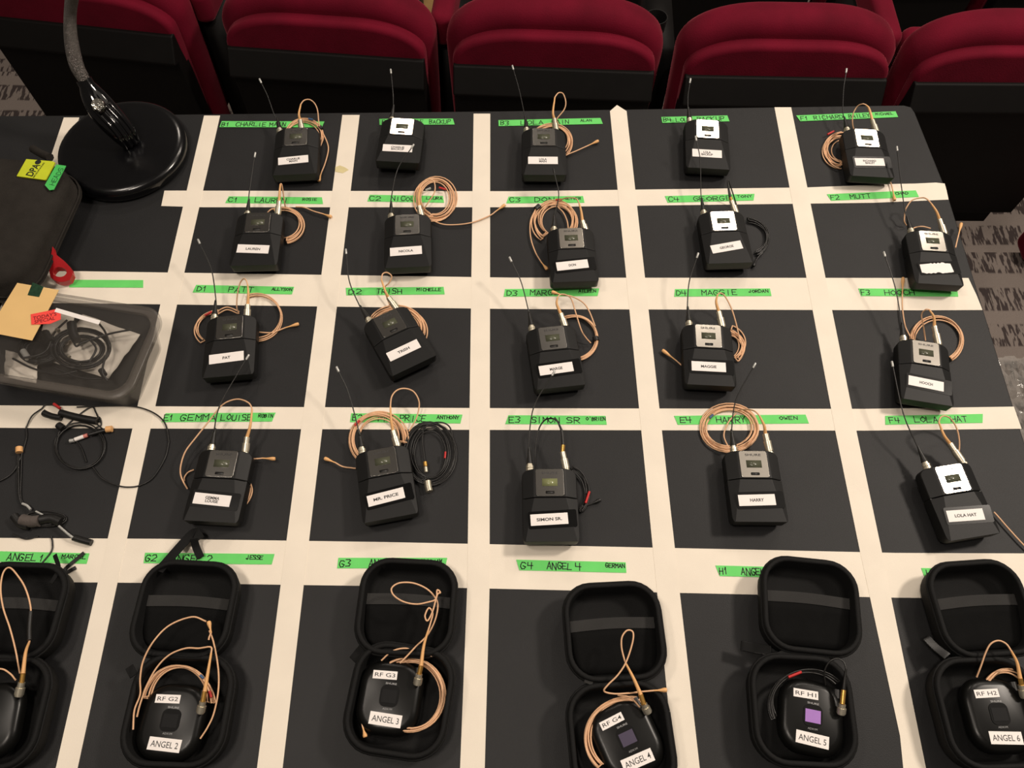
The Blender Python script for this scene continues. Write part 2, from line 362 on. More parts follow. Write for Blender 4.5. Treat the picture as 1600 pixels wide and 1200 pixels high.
def me_door(): return mesh_of('battery_door', half_body(-L2, .0078, (.0305, .0278, .0262), (.019, .030, .0235), -L2), M_BODY)
def me_core():
    bm = bmesh.new(); box(bm, -.032, .032, -.03, .03, .009, .0225); return mesh_of('inner_frame', fixn(bm), M_BLACK)
def me_clip():
    bm = bmesh.new(); tube(bm, smoothpts([(-.016, -.03, .0075), (-.016, -.03, .003), (-.016, -.02, .0012), (-.016, .02, .0012), (0, .033, .0012), (.016, .02, .0012), (.016, -.02, .0012), (.016, -.03, .003), (.016, -.03, .0075)], 4), .0012, 6)
    return mesh_of('belt_clip', fixn(bm), M_METAL)
def me_plate(m):
    bm = bmesh.new(); prism(bm, rrect(.034, .0345, .003, 4, 0, .0268), .0298, .0308); return mesh_of('faceplate', fixn(bm), m)
def me_screen(m):
    bm = bmesh.new(); box(bm, -.0092, .0092, .0222, .0316, .0304, .0311); return mesh_of('screen', fixn(bm), m)
def me_button():
    bm = bmesh.new(); prism(bm, rrect(.0105, .0034, .0008, 3, 0, .0142), .0304, .0311); return mesh_of('button', fixn(bm), M_BLACK)
def me_logo():
    vs, fs = textmesh('SHURE', .0030, .0195, .02)
    return mesh_of('logo', flatmesh(vs, fs, lambda x, y: (x, y + .0388, .03086)), M_PRINT)
def me_window():
    bm = bmesh.new(); prism(bm, rrect(.057, .021, .002, 3, .002, 0), -.0003, .0002); return mesh_of('clear_tape', fixn(bm), M_GLOSS)
ROWS = {}
PK = {}
def pack(code, T, B, text, conn, antenna, sfx, lit=None, plate='n', tilt=(0, 0), lrot=0, loff=0, glare=False, window=True, aim=None, tipm=None):
    a, b = P(*T, .027), P(*B, .027); c = (a + b) / 2; d = a - b; c.z = TZ
    ang = math.atan2(d.y, d.x) - math.pi / 2
    r = thing('bodypack_transmitter', c, 'black bodypack transmitter %s' % sfx, 'transmitter', 'bodypack transmitters on the grid', ang)
    r.rotation_euler = (math.radians(tilt[0]), math.radians(tilt[1]), ang)
    if aim is not None:
        top_ = c + Vector((0, 0, .03)); nrm = ((CLOC - top_).normalized() + (GLINT_LAMPS[aim] - top_).normalized()).normalized()
        r.rotation_euler = (Vector((0, 0, 1)).rotation_difference(nrm).to_matrix() @ rz(ang)).to_euler(); print(code, 'lean', math.degrees(nrm.angle(Vector((0, 0, 1)))))
    mw = Matrix.LocRotScale(c, r.rotation_euler, None); inv = mw.inverted()
    o = obj('body', shared('u', me_upper), None, r); bevel(o, .0013, 2, 25)
    o = obj('battery_door', shared('d', me_door), None, r); bevel(o, .0013, 2, 25)
    obj('inner_frame', shared('core', me_core), None, r); obj('belt_clip', shared('clip', me_clip), None, r)
    pm = M_PLATE if plate == 'n' else M_PLATE_DIM
    fp = obj('faceplate', shared('p' + plate, lambda: me_plate(pm)), None, r); bevel(fp, .0004, 2)
    sc = M_LCDON if lit else M_LCD
    obj('screen', shared('s' + str(bool(lit)), lambda: me_screen(sc)), None, fp, False)
    obj('button', shared('b', me_button), None, fp, False); obj('logo', shared('l', me_logo), None, fp, False)
    y0 = -.0185; sl = math.atan2(-.0022, -.053)
    if window:
        wdw = obj('clear_tape', shared('w', me_window), None, r); wdw.location = (.0 + loff, y0, topz(y0) + .0001); wdw.rotation_euler = (math.atan(.0022 / .053), 0, math.radians(lrot))
    bm = bmesh.new()
    if glare:  # glare over the print is shaped as a blank, ragged label
        pts = [(-.022, -.007)]
        for k in range(1, 14): pts.append((-.022 + .044 * k / 14, -.007 - random.uniform(0, .0025)))
        pts += [(.0225, -.0075), (.021, .006)]
        for k in range(1, 12): pts.append((.019 - .030 * k / 12, .0075 + random.uniform(-.0015, .002)))
        pts += [(-.022, .006)]
        prism(bm, pts, 0, .0004)
    else: box(bm, -.022, .022, -.0068, .0068, 0, .0004)
    lb = obj('name_label', fixn(bm), M_LABEL, r, False); lb.location = (loff - .002, y0, topz(y0) + .0003); lb.rotation_euler = (math.atan(.0022 / .053), 0, math.radians(lrot))
    if text:
        ls = text.split('\n'); two = len(ls) > 1
        vs, fs = textmesh(text, .0034 * (2.25 if two else 1.15), .0036 * max(map(len, ls)) * (.78 if two else .92), .03)
        obj('printing', flatmesh(vs, fs, lambda x, y: (x, y, .00045)), M_PRINT, lb, False)
    # antenna: base connector, rubber sleeve, whip and tip
    base = inv @ P(*antenna[0], .02); base = Vector((base.x, L2 - .0008, .019))
    pts = [base]
    zs = (.026, .036, .046) if len(antenna) == 4 else ((.026, .046) if len(antenna) == 3 else (.026, .034, .040, .046))
    for q, z in zip(antenna[1:], zs): pts.append(inv @ P(*q, z))
    d0 = (pts[1] - base); d0.normalize(); d0 = (d0 + Vector((0, 1.2, 0))).normalized()
    c1 = base + d0 * .011; c2 = c1 + (d0 + (pts[1] - base).normalized()).normalized() * .021
    bm = bmesh.new(); tube(bm, [base, base + d0 * .0018, base + d0 * .002, base + d0 * .0048, base + d0 * .005, base + d0 * .0053, base + d0 * .0055, base + d0 * .0082, base + d0 * .0084, c1], lambda t: .0036 if (t < .15 or .5 < t < .6 or t > .85) else .0047, 14)
    an = obj('antenna', fixn(bm), M_METAL, r, False)
    bm = bmesh.new(); tube(bm, [c1, c1.lerp(c2, .35), c2], lambda t: .0044 - .0031 * t, 10); obj('sleeve', fixn(bm), M_BLACK, an)
    wp = smoothpts([c1.lerp(c2, .8)] + [p for p in pts[1:] if (p - base).length > .028], 8)
    tl = .006
    bm = bmesh.new(); tube(bm, wp, .0008, 6); obj('whip', fixn(bm), M_WIRE, an)
    e = (wp[-1] - wp[-2]).normalized()
    bm = bmesh.new(); tube(bm, [wp[-1] - e * .001, wp[-1], wp[-1] + e * tl, wp[-1] + e * (tl + .0006)], lambda t: .0015 if .1 < t < .9 else .0012, 8); obj('antenna_tip', fixn(bm), tipm or M_TIP, an)
    # microphone socket
    cb = inv @ P(*conn, .02); cb = Vector((cb.x, L2 - .0008, .019))
    bm = bmesh.new(); tube(bm, [cb, cb + Vector((0, .0022, 0))], .0048, 16); obj('socket', fixn(bm), M_METAL, r, False)
    PK[code] = (mw, cb + Vector((0, .0022, 0)))
def cell(c): return 'in the cell marked %s by its green label' % c
pack('B1', (464, 202), (459.5, 273), 'CHARLIE\nMAIN', (472, 200), [(438, 200), (428, 178), (418, 150), (408, 129)], cell('B1'), lrot=4, window=False, plate='d')
pack('B2', (629, 188), (620, 255), 'CHARLIE\nBACKUP', (650, 190), [(611, 190), (614, 172), (614, 145), (611, 114)], cell('B2'), lrot=1, window=False, aim=0)
pack('B3', (849, 200.5), (851, 276), 'LOLA\nMAIN', (869, 199), [(823, 198), (818, 172), (811, 140), (802, 108)], cell('B3'), window=False, plate='d')
pack('B4', (1103.5, 192), (1107.5, 258), 'LOLA\nBACKUP', (1122, 190), [(1077, 192), (1075, 170), (1075, 150), (1078, 129)], cell('B4'), window=False, aim=1)
pack('F1', (1348.5, 201.5), (1364.5, 278), 'RICHARD\nBAILEY', (1368, 199), [(1322, 198), (1317, 175), (1318, 140), (1322, 113)], cell('F1'), lrot=3, aim=2)
pack('C1', (406, 333), (395, 416), 'LAUREN', (434, 332), [(387, 331), (389, 305), (394, 270), (398, 245)], cell('C1'), lrot=-4, window=False, plate='d')
pack('C2', (636.5, 339), (637, 416), 'NICOLA', (659, 336), [(611, 335), (611, 312), (621, 265), (643, 231)], cell('C2'), lrot=2, window=False, plate='d')
pack('C3', (891, 360.5), (898.5, 438), 'DON', (915, 358), [(865, 356), (868, 330), (873, 303), (866, 270)], cell('C3'), lrot=5, tipm=M_BLACK)
pack('C4', (1127.5, 332), (1142, 412), 'GEORGE', (1150, 330), [(1100, 332), (1095, 300), (1094, 250), (1088, 219)], cell('C4'), lrot=10, window=False, aim=1)
pack('F2', (1451.5, 360), (1470, 448), '', (1475, 358), [(1423, 356), (1414, 330), (1407, 280), (1402, 235)], 'under the green label marked F2 with a ragged white label blanked by glare', lrot=6, glare=True)
pack('D1', (361, 496), (355.5, 587), 'PAT', (386, 493), [(335, 494), (337, 465), (330, 420), (312, 380)], cell('D1'), lrot=3, window=False, plate='d')
pack('D2', (602, 494), (645.5, 569), 'TRISH', (619, 480), [(576, 499), (562, 478), (546, 440), (541, 396)], cell('D2'), window=False, plate='d')
pack('D3', (860.5, 515), (875.5, 602), 'MARGE', (883, 507), [(831, 512), (825, 482), (814, 440), (799, 408)], cell('D3'), lrot=2, plate='d')
pack('D4', (1105, 509), (1111, 602.5), 'MAGGIE', (1129, 507), [(1077, 507), (1074, 480), (1077, 440), (1089, 402)], cell('D4'))
pack('F3', (1444, 533.5), (1450, 631), 'HOOCH', (1467, 533), [(1412, 527), (1408, 500), (1399, 450), (1383, 400)], cell('F3'), lrot=-3)
pack('E1', (352, 707), (328, 812.7), 'GEMMA\nLOUISE', (383, 706), [(330, 702), (335, 670), (345, 630), (385, 561)], cell('E1'), lrot=-3, plate='d')
pack('E2', (596, 706), (610, 805), 'MR. PRICE', (621, 694), [(566, 708), (561, 675), (545, 615), (529, 580)], cell('E2'), lrot=4, plate='d')
pack('E3', (858, 732), (862, 848), 'SIMON SR.', (885, 730), [(828, 732), (826, 695), (834, 636), (863, 586)], cell('E3'), lrot=3, lit=True, plate='d')
pack('E4', (1174, 707), (1189, 814), 'HARRY', (1203, 706), [(1147, 704), (1143, 672), (1150, 625), (1177, 574)], cell('E4'), lrot=2)
pack('F4', (1477, 729), (1523, 835), 'LOLA HAT', (1501, 716), [(1447, 728), (1430, 690), (1411, 645), (1395, 572)], cell('F4'), lrot=-5, tilt=(2.2, 0))

# ------------------------------------------------------------------ lavalier microphones
def Z(pts, zs):                  # px points to world with heights
    n = len(pts)
    return [P(q[0], q[1], (q[2] if len(q) > 2 else zs(i / max(1, n - 1)))) for i, q in enumerate(pts)]
def hump(lo0, hi, lo1): return lambda t: (lo0 * (1 - t) + lo1 * t) + (hi - max(lo0, lo1)) * math.sin(math.pi * t)
def arcs(center, rxp, ryp, a0, a1, n, spread, z0=.0018, zstep=.0013, full=False, layers=3):
    pts = []; rs = random.Random(int(center[0] * 7 + center[1]))
    order = list(range(n))
    for j, k in enumerate(order):
        f = spread * (rs.random() if n > 2 else k / max(1, n - 1)) ; dx, dy = rs.uniform(-1.2, 1.2) * (1 + spread * .08), rs.uniform(-1.2, 1.2) * (1 + spread * .08)
        st = 26; lo, hi = (a0, a1) if (j % 2 == 0 or full) else (a1, a0)
        f2 = spread * rs.random()
        for i in range(st + (0 if (full and j < n - 1) else 1)):
            t = i / st; a = math.radians(lo + (hi - lo) * t); ff = f * (1 - t) + f2 * t if not full else f
            px, py = center[0] + dx + (rxp - ff) * math.cos(a), center[1] + dy - (ryp - ff * .85) * math.sin(a)
            pts.append(P(px, py, z0 + zstep * (j % layers) + .0006 * math.sin(a * 3 + j)))
    return pts
CR_ = .00095
def capsule_mesh(a, b, rad=.0024):   # teardrop from a (cable side) to b (blunt end)
    bm = bmesh.new(); n = 12; L = b - a
    tube(bm, [a + L * (i / n) for i in range(n + 1)], lambda t: .0009 + (rad - .0009) * (min(1, max(0, (t - .25) / .5)) ** 1.3) if t < .93 else rad * .8, 10)
    return fixn(bm)
def mic(label, conn=None, boot=(), loop=(), coils=(), tails=(), cap=None, black=False, tie=None, bands=(), zloop=.034, zend=.004, code=None, gold=False, capz=.004, group='lavalier microphones on the table', extra=(), zconn=.02, rad=CR_):
    mc, mb = (M_WIRE, M_BLACK) if black else (M_PEACH, M_BOOT)
    first = None
    if code:
        mw, cb = PK[code]; first = mw @ cb
    elif conn: first = P(*conn[0], zconn)
    elif coils: first = P(*coils[0][0], .002)
    else: first = P(*loop[0][:2], .002)
    base = Vector(first)
    r = thing('lavalier_microphone', (base.x, base.y, TZ + .0), label, 'microphone', group)
    inv = Vector((-base.x, -base.y, -TZ))
    def put(name, bm, m, par=r, smooth=True): 
        bmesh.ops.translate(bm, verts=bm.verts[:], vec=inv); return obj(name, fixn(bm), m, par, smooth)
    lead = []
    if conn:
        e = P(*conn[-1], zconn + .005); d = (e - base)
        bm = bmesh.new()
        tube(bm, [base, base + d * .10, base + d * .11, base + d * .62, base + d * .63, base + d * .8, base + d], lambda t: (.0040 if t < .2 else .0047 if t < .6 else .0036), 14)
        co = put('connector', bm, M_METAL, r, True)
        bs = e
        if gold:
            g = P(*gold, zconn + .008); bm = bmesh.new(); tube(bm, [e, e.lerp(g, .5), g], .0026, 12); put('collar', bm, M_BRASS, co); bs = g
        bp = [bs] + [P(q[0], q[1], zconn + .008 + .004 * (i + 1)) for i, q in enumerate(boot)]
        bpt = smoothpts(bp, 6)
        bm = bmesh.new(); tube(bm, bpt, lambda t: .0022 - .0011 * t, 10); put('strain_relief', bm, mb)
        lead = [bpt[-2], bpt[-1]]
    def cable(pts, rr=None, sides=7):
        bm = bmesh.new(); tube(bm, pts, rr or rad, sides)
        if len(bm.verts): put('cable', bm, mc)
        else: bm.free()
    if loop:
        zl0 = zconn + .008 + .004 * len(boot)
        cable(smoothpts(lead + Z(loop, hump(zl0, max(zloop, zl0 + .002), zend)), 7))
    for cdef in coils: cable(arcs(*cdef[:7], **(cdef[7] if len(cdef) > 7 else {})), None, 6)
    for t in tails: cable(smoothpts(Z(t, lambda u: zend), 7))
    if cap:
        cp = Z(cap, lambda u: capz); cable(smoothpts(cp[:-1], 6))
    if cap:
        put('capsule', capsule_mesh(cp[-2], cp[-1]), mb if not black else M_BLACK)
    if tie:
        a, b = P(*tie[0], .004), P(*tie[1], .004); bm = bmesh.new(); tube(bm, [a, a.lerp(b, .5), b], .0042, 10); put('cable_tie', bm, M_BLACK)
    for (q0, q1, m, z) in bands:
        a, b = P(*q0, z), P(*q1, z); bm = bmesh.new(); tube(bm, [a, b], .0015, 8); put('marker_sleeve', bm, m)
    for (pts, m, rr, z, nm) in extra:
        bm = bmesh.new(); tube(bm, smoothpts(Z(pts, lambda u: z), 5), rr, 10); put(nm, bm, m)
    return r
def ml(c): return 'peach lavalier microphone plugged into the transmitter in cell %s' % c
mic(ml('B1'), [(472, 200), (469, 188)], [(467, 178), (470, 163)], [(475, 157), (483, 155.5), (491, 161), (496, 172), (498, 190), (501, 203)], [((474, 213), 32, 29, -48, 162, 6, 8)], cap=[(503, 205), (511, 222), (513, 235), (508, 255), (502, 270), (498, 283)], tie=((499, 201), (503, 199)), bands=[((482, 185.5), (489, 187), M_BLUE, .007)], code='B1')
mic(ml('B3'), [(869, 198), (866, 186)], [(864, 175), (867, 152)], [(873, 145), (880, 147), (884, 160), (881, 172), (870, 186), (872, 193)], [((862, 222), 34, 29, -42, 152, 8, 10)], cap=[(884, 243), (890, 240), (900, 236), (920, 227), (935, 220)], code='B3')
mic(ml('F1'), [(1367, 198), (1363, 188)], [(1358, 170), (1353, 164)], [(1348, 162.5), (1340, 166), (1333, 178), (1332, 192), (1334, 203)], [((1316, 233), 35, 31, 92, 262, 9, 17)], cap=[(1389, 280), (1393, 289), (1395, 298), (1398, 313)], bands=[((1293, 210), (1303, 205), M_RED, .007)], code='F1')
mic(ml('C1'), [(434, 331), (436, 315)], [(437, 300), (438, 288)], [(440, 288), (442, 298), (444, 312), (446, 324)], [((442, 351), 34, 29, -80, 115, 9, 10)], cap=[(462, 323), (475, 324), (490, 330), (504, 334), (518, 339)], tails=[[(418, 332), (424, 327), (432, 326)]], code='C1')
mic(ml('C2'), [(660, 337), (655, 322)], [(654, 308), (657, 293)], [(660, 287), (668, 280), (678, 284), (679, 300), (668, 318), (660, 330)], [((681, 311), 35, 36, -100, 260, 8, 13, dict(full=True))], cap=[(668, 340), (690, 350), (715, 351), (740, 347), (765, 337), (775, 330), (789, 320)], bands=[((686, 293), (697, 296), M_RED, .008), ((665, 297), (673, 294), M_TIP, .008)], code='C2')
mic(ml('C3'), [(914, 357), (910, 345)], [(908, 330), (905, 318)], [(901, 311), (893, 309), (882, 310), (870, 316)], [((868, 345), 37, 34, -38, 235, 9, 14)], cap=[(838, 325), (829, 345), (829, 370), (836, 393), (846, 410), (855, 421)], tie=((837, 327), (843, 322)), bands=[((868, 312), (878, 312), M_RED, .007)], tails=[[(872, 324), (880, 332), (886, 345), (888, 358)]], code='C3')
mic('black lavalier microphone plugged into the transmitter in cell C4', [(1149, 328), (1143, 314)], [(1139, 298), (1137, 283)], [(1138, 282), (1141, 290), (1146, 305), (1152, 325)], [((1166, 371), 39, 33, -62, 85, 8, 12)], cap=[(1192, 395), (1187, 399), (1183, 404), (1177, 416)], black=True, gold=(1141, 308), code='C4')
mic(ml('F2'), [(1474, 358), (1468, 343)], [(1463, 330), (1455, 318)], [(1448, 311), (1440, 309), (1425, 313), (1416, 325), (1414, 332), (1413, 345), (1416, 352)], tails=[[(1424, 358), (1432, 355), (1442, 354), (1454, 357)]], cap=[(1493, 387), (1495, 378), (1498, 366), (1502, 349)], capz=.012, code='F2')
mic(ml('D1'), [(386, 492), (387, 476)], [(388, 460), (387, 445)], [(384, 437), (380, 436), (375, 443), (371, 460), (370, 480), (373, 490)], [((400, 494), 42, 38, -88, 112, 3, 6), ((345, 514), 43, 31, 95, 222, 3, 8)], cap=[(404, 519), (418, 520), (428, 519), (446, 512), (467, 506)], bands=[((320, 493), (331, 487), M_RED, .006)], tails=[[(340, 491), (355, 484), (372, 490)], [(338, 487), (355, 480), (374, 487)]], code='D1')
mic(ml('D2'), [(619, 481), (607, 465)], [(602, 455), (596, 437)], [(598, 428), (605, 426), (612, 432), (608, 442), (601, 452), (610, 480)], [((622, 515), 47, 38, -18, 152, 9, 15)], code='D2')
mic(ml('D3'), [(882, 506), (876, 490)], [(870, 475), (871, 465)], [(876, 460), (885, 461), (893, 468), (900, 490), (908, 515), (915, 527), (923, 536)], [((897, 528), 39, 37, -78, 112, 8, 6)], cap=[(930, 510), (920, 485), (910, 472), (893, 463), (879, 461), (862, 456)], capz=.03, tie=((930, 527), (932, 533)), code='D3')
mic(ml('D4'), [(1128, 507), (1123, 487)], [(1119, 472), (1121, 461)], [(1125, 458), (1132, 462), (1142, 480), (1150, 505), (1156, 532)], [((1130, 540), 36, 31, -48, 70, 8, 15)], cap=[(1068, 573), (1064, 570), (1056, 563), (1035, 547)], code='D4')
mic(ml('F3'), [(1466, 532), (1460, 510)], [(1459, 495), (1452, 484)], [(1446, 484), (1440, 492), (1443, 510), (1446, 532)], [((1464, 532), 43, 39, -55, 178, 7, 8)], cap=[(1422, 526), (1414, 508), (1410, 480), (1410, 458), (1411, 434)], capz=.006, code='F3')
mic(ml('E1'), [(383, 706), (386, 683)], [(391, 665), (394, 640)], [(389, 630), (375, 624), (360, 626), (345, 635), (325, 660), (305, 685), (290, 705), (283, 725), (282, 740), (286, 752), (293, 764)], tails=[[(303, 734), (294, 738), (288, 746), (288, 752)], [(390, 752), (394, 765), (391, 778), (382, 792)], [(388, 752), (391, 765), (388, 778), (381, 790)]], cap=[(394, 717), (399, 717), (410, 716), (430, 717)], capz=.008, code='E1')
mic(ml('E2'), [(621, 692), (614, 673)], [(611, 655), (610, 635)], [(612, 620), (620, 610), (632, 607), (645, 611), (653, 622), (655, 635), (650, 655), (639, 674)], [((592, 687), 48, 46, -8, 222, 9, 18)], cap=[(556, 732), (548, 731), (535, 729), (524, 723), (507, 716)], bands=[((554, 665), (562, 657), M_RED, .007)], code='E2')
mic('black lavalier microphone plugged into the transmitter in cell E3', [(884, 730), (879, 706)], [(878, 675), (873, 662)], [(868, 656), (862, 654), (852, 656), (843, 668), (838, 690), (836, 715), (838, 735)], [((885, 770), 35, 42, -45, 75, 6, 8)], cap=[(905, 797), (912, 791), (922, 788), (938, 781)], black=True, gold=(880, 695), bands=[((921, 768), (915, 786), M_RED, .008)], code='E3')
mic(ml('E4'), [(1203, 706), (1196, 678)], [(1194, 665), (1187, 650)], [(1180, 643), (1170, 640), (1155, 640)], [((1139, 669), 46, 37, -70, 290, 9, 12, dict(full=True))], tails=[[(1150, 646), (1138, 660), (1131, 680), (1138, 699)]], bands=[((1109, 653), (1114, 648), M_BLUE, .007)], code='E4')
mic(ml('F4'), [(1500, 717), (1484, 693)], [(1475, 680), (1467, 660)], [(1470, 652), (1477, 650), (1486, 655), (1495, 670), (1499, 690), (1498, 712)], tails=[[(1553, 800), (1562, 810), (1575, 825), (1600, 852), (1630, 880)]], code='F4')
mic('coiled black lavalier microphone lying right of the transmitter in cell E2', None, (), (), [((672, 708), 41, 50, -95, 265, 9, 19, dict(full=True))], black=True, tails=[[(661, 674), (660, 690), (662, 708), (664, 722)], [(660, 672), (672, 662), (690, 660), (703, 668), (708, 690)], [(647, 668), (660, 664), (678, 664), (690, 674)]],
    extra=[([(664, 722), (665, 729)], M_BRASS, .0026, .006, 'collar'), ([(665, 730), (666, 738)], M_METAL, .0026, .006, 'connector'), ([(668, 752), (669, 760), (671, 768)], M_METAL, .0045, .006, 'connector'), ([(696, 706), (695, 716)], M_RED, .0013, .009, 'marker_sleeve')])

# ------------------------------------------------------------------ zip cases and pebble transmitters
def shell(bm, w_, h_, r, hz, wall=.004):
    def ring(k, z): return [(x, y, z) for x, y in rrect(w_ - 2 * k, h_ - 2 * k, max(r - k, .004), 7)]
    loft(bm, [ring(.012, 0), ring(.005, .0025), ring(.0015, .008), ring(.0003, hz * .6), ring(0, hz - .004), ring(.0008, hz - .001), ring(.002, hz), ring(wall + .001, hz), ring(wall + .002, hz - .002), ring(wall + .003, .012), ring(wall + .006, .007), ring(.014, .005)])
def zcase(code, pb, rb, pl, rl, sfx, pull, dims=(.108, .112), ldims=(.108, .106), hz=.034):
    cb = P(*pb, hz); cb.z = TZ
    r = thing('zip_case', cb, 'open black zip case %s' % sfx, 'case', 'open zip cases in the front row')
    bm = bmesh.new(); shell(bm, *dims, .034, hz); b = obj('case_base', fixn(bm), M_CASE, r); b.rotation_euler = (0, 0, math.radians(rb)); b.location = (0, 0, .0004)
    bm = bmesh.new(); tube(bm, [Vector((x, y, hz - .0055)) for x, y in rrect(dims[0] + .0006, dims[1] + .0006, .034, 7)] + [Vector((dims[0] / 2 + .0003, dims[1] / 2 - .034, hz - .0055))], .0014, 6); obj('zipper', fixn(bm), M_CASE, b)
    cl = P(*pl, hz); v = Vector((cl.x - cb.x, cl.y - cb.y, .0012))
    bm = bmesh.new(); shell(bm, *ldims, .032, hz); l = obj('case_lid', fixn(bm), M_CASE, r); l.rotation_euler = (0, 0, math.radians(rl)); l.location = v
    bm = bmesh.new(); tube(bm, [Vector((x, y, hz - .0055)) for x, y in rrect(ldims[0] + .0006, ldims[1] + .0006, .032, 7)] + [Vector((ldims[0] / 2 + .0003, ldims[1] / 2 - .032, hz - .0055))], .0014, 6); obj('zipper', fixn(bm), M_CASE, l)
    # net pocket with an elastic hem in the lid
    w_, h_ = ldims; bm = bmesh.new(); ly = h_ * .14; n = 12
    top = []
    for i in range(n + 1):
        x = (-.5 + i / n) * (w_ - .014); top.append((x, ly + .002 * math.cos(x * 40), .0215 - .004 * math.cos(x / w_ * math.pi)))
    bot = [(x, y - .012, z - .001) for x, y, z in top]; vt = [bm.verts.new(p) for p in top]; vb = [bm.verts.new(p) for p in bot]
    vt2 = [bm.verts.new((p[0], p[1], p[2] + .0012)) for p in top]; vb2 = [bm.verts.new((p[0], p[1], p[2] + .0012)) for p in bot]
    for i in range(n): bm.faces.new((vt[i], vt[i + 1], vb[i + 1], vb[i])); bm.faces.new((vt2[i], vb2[i], vb2[i + 1], vt2[i + 1])); bm.faces.new((vt[i], vt2[i], vt2[i + 1], vt[i + 1])); bm.faces.new((vb[i], vb[i + 1], vb2[i + 1], vb2[i]))
    hem = obj('pocket_hem', fixn(bm), M_BAND, l)
    bm = bmesh.new(); rows = 6
    g = []
    for j in range(rows + 1):
        t = j / rows; g.append([bm.verts.new((x * (1 - .12 * t ** 3), (y - .012) * (1 - t) + (-h_ / 2 + .012) * t, (z - .0004) * (1 - t) + .011 * t)) for x, y, z in top])
    for j in range(rows):
        for i in range(n): bm.faces.new((g[j][i], g[j][i + 1], g[j + 1][i + 1], g[j + 1][i]))
    po = obj('pocket', fixn(bm), M_LINING, l); sm = po.modifiers.new('s', 'SOLIDIFY'); sm.thickness = .0008
    # cloth hinge
    mid = v / 2; dv = v.normalized(); pr = Vector((-dv.y, dv.x, 0)) * -1
    bm = bmesh.new(); q = []
    for s in (-1, 1):
        for t in (-1, 1): q.append((s, t))
    a = v.normalized()
    e1 = Vector((0, dims[1] / 2, 0)); e1.rotate(Matrix.Rotation(math.radians(rb), 3, 'Z')); e2 = v - Vector((0, ldims[1] / 2, 0)).xyz
    p1 = Vector((0, dims[1] / 2 - .003, 0)); p1.rotate(Matrix.Rotation(math.radians(rb), 3, 'Z')); p2 = Vector((0, -ldims[1] / 2 + .003, 0)); p2.rotate(Matrix.Rotation(math.radians(rl), 3, 'Z')); p2 += v
    s1 = Vector((.030, 0, 0)); s1.rotate(Matrix.Rotation(math.radians(rb), 3, 'Z')); s2 = Vector((.030, 0, 0)); s2.rotate(Matrix.Rotation(math.radians(rl), 3, 'Z'))
    def lv(p, z): return bm.verts.new((p.x, p.y, z))
    A = [lv(p1 - s1, hz - .004), lv(p1 + s1, hz - .004), lv(p2 + s2, hz - .004), lv(p2 - s2, hz - .004)]; B = [lv(p1 - s1, hz - .012), lv(p1 + s1, hz - .012), lv(p2 + s2, hz - .012), lv(p2 - s2, hz - .012)]
    bm.faces.new(A); bm.faces.new(B[::-1])
    for i in range(4): bm.faces.new((A[i], A[(i + 1) % 4], B[(i + 1) % 4], B[i]))
    obj('hinge', fixn(bm), M_CASE, r)
    for pts, wd, z, m in pull:
        pp = [P(q[0], q[1], (q[2] if len(q) > 2 else z)) - cb for q in pts]; sp = smoothpts(pp, 5)
        bm = bmesh.new(); n = len(sp); rows_ = []
        for i, p in enumerate(sp):
            t = (sp[min(i + 1, n - 1)] - sp[max(0, i - 1)]); t.z = 0; t.normalize(); s = Vector((-t.y, t.x, 0)) * wd / 2
            up = Vector((0, 0, .0016))
            rows_.append([p - s, p + s, p + s + up, p - s + up])
        loft(bm, rows_); o = obj('zipper_pull', fixn(bm), m, r, False); bevel(o, .0006, 2)
    return r
M_PULL = mat('gloss_pull_rubber', (13, 13, 13), .25, var=.1, spec=.3)
zcase('G1', (-14, 1112), 0, (18, 953), -2, 'half outside the left edge under label G1', [([(80, 912, .03), (92, 890, .03), (86, 867, .012)], .005, .02, M_CASE)])
zcase('G2', (277, 1108), -2, (287, 950), -3, 'below the green label G2', [([(248, 893, .03), (275, 862, .016), (297, 838, .012), (306, 833, .013), (313, 843, .012)], .011, .02, M_CASE), ([(303, 842, .016), (307, 856, .008), (314, 872, .004)], .009, .02, M_CASE), ([(200, 1053, .026), (212, 1045, .026)], .012, .02, M_CASE)])
zcase('G3', (624, 1092), -8, (635, 947), -3, 'below the green label G3', [([(553, 1034, .02), (566, 1018, .024), (574, 1008, .026)], .014, .02, M_CASE)])
zcase('G4', (971, 1153), 4, (960, 985), 3, 'below the green label G4', [([(914, 1060, .031), (927, 1065, .031)], .009, .02, M_BAND)])
zcase('H1', (1256, 1108), -3, (1268, 945), -6, 'below the green label H1', [([(1157, 1009, .02), (1180, 1013, .022), (1204, 1017, .026)], .011, .02, M_PULL)])
zcase('H2', (1551, 1112), 2, (1536, 949), 4, 'at the right edge below the green label H2', [([(1446, 996, .016), (1462, 1012, .022), (1480, 1026, .028)], .010, .02, M_PULL)])

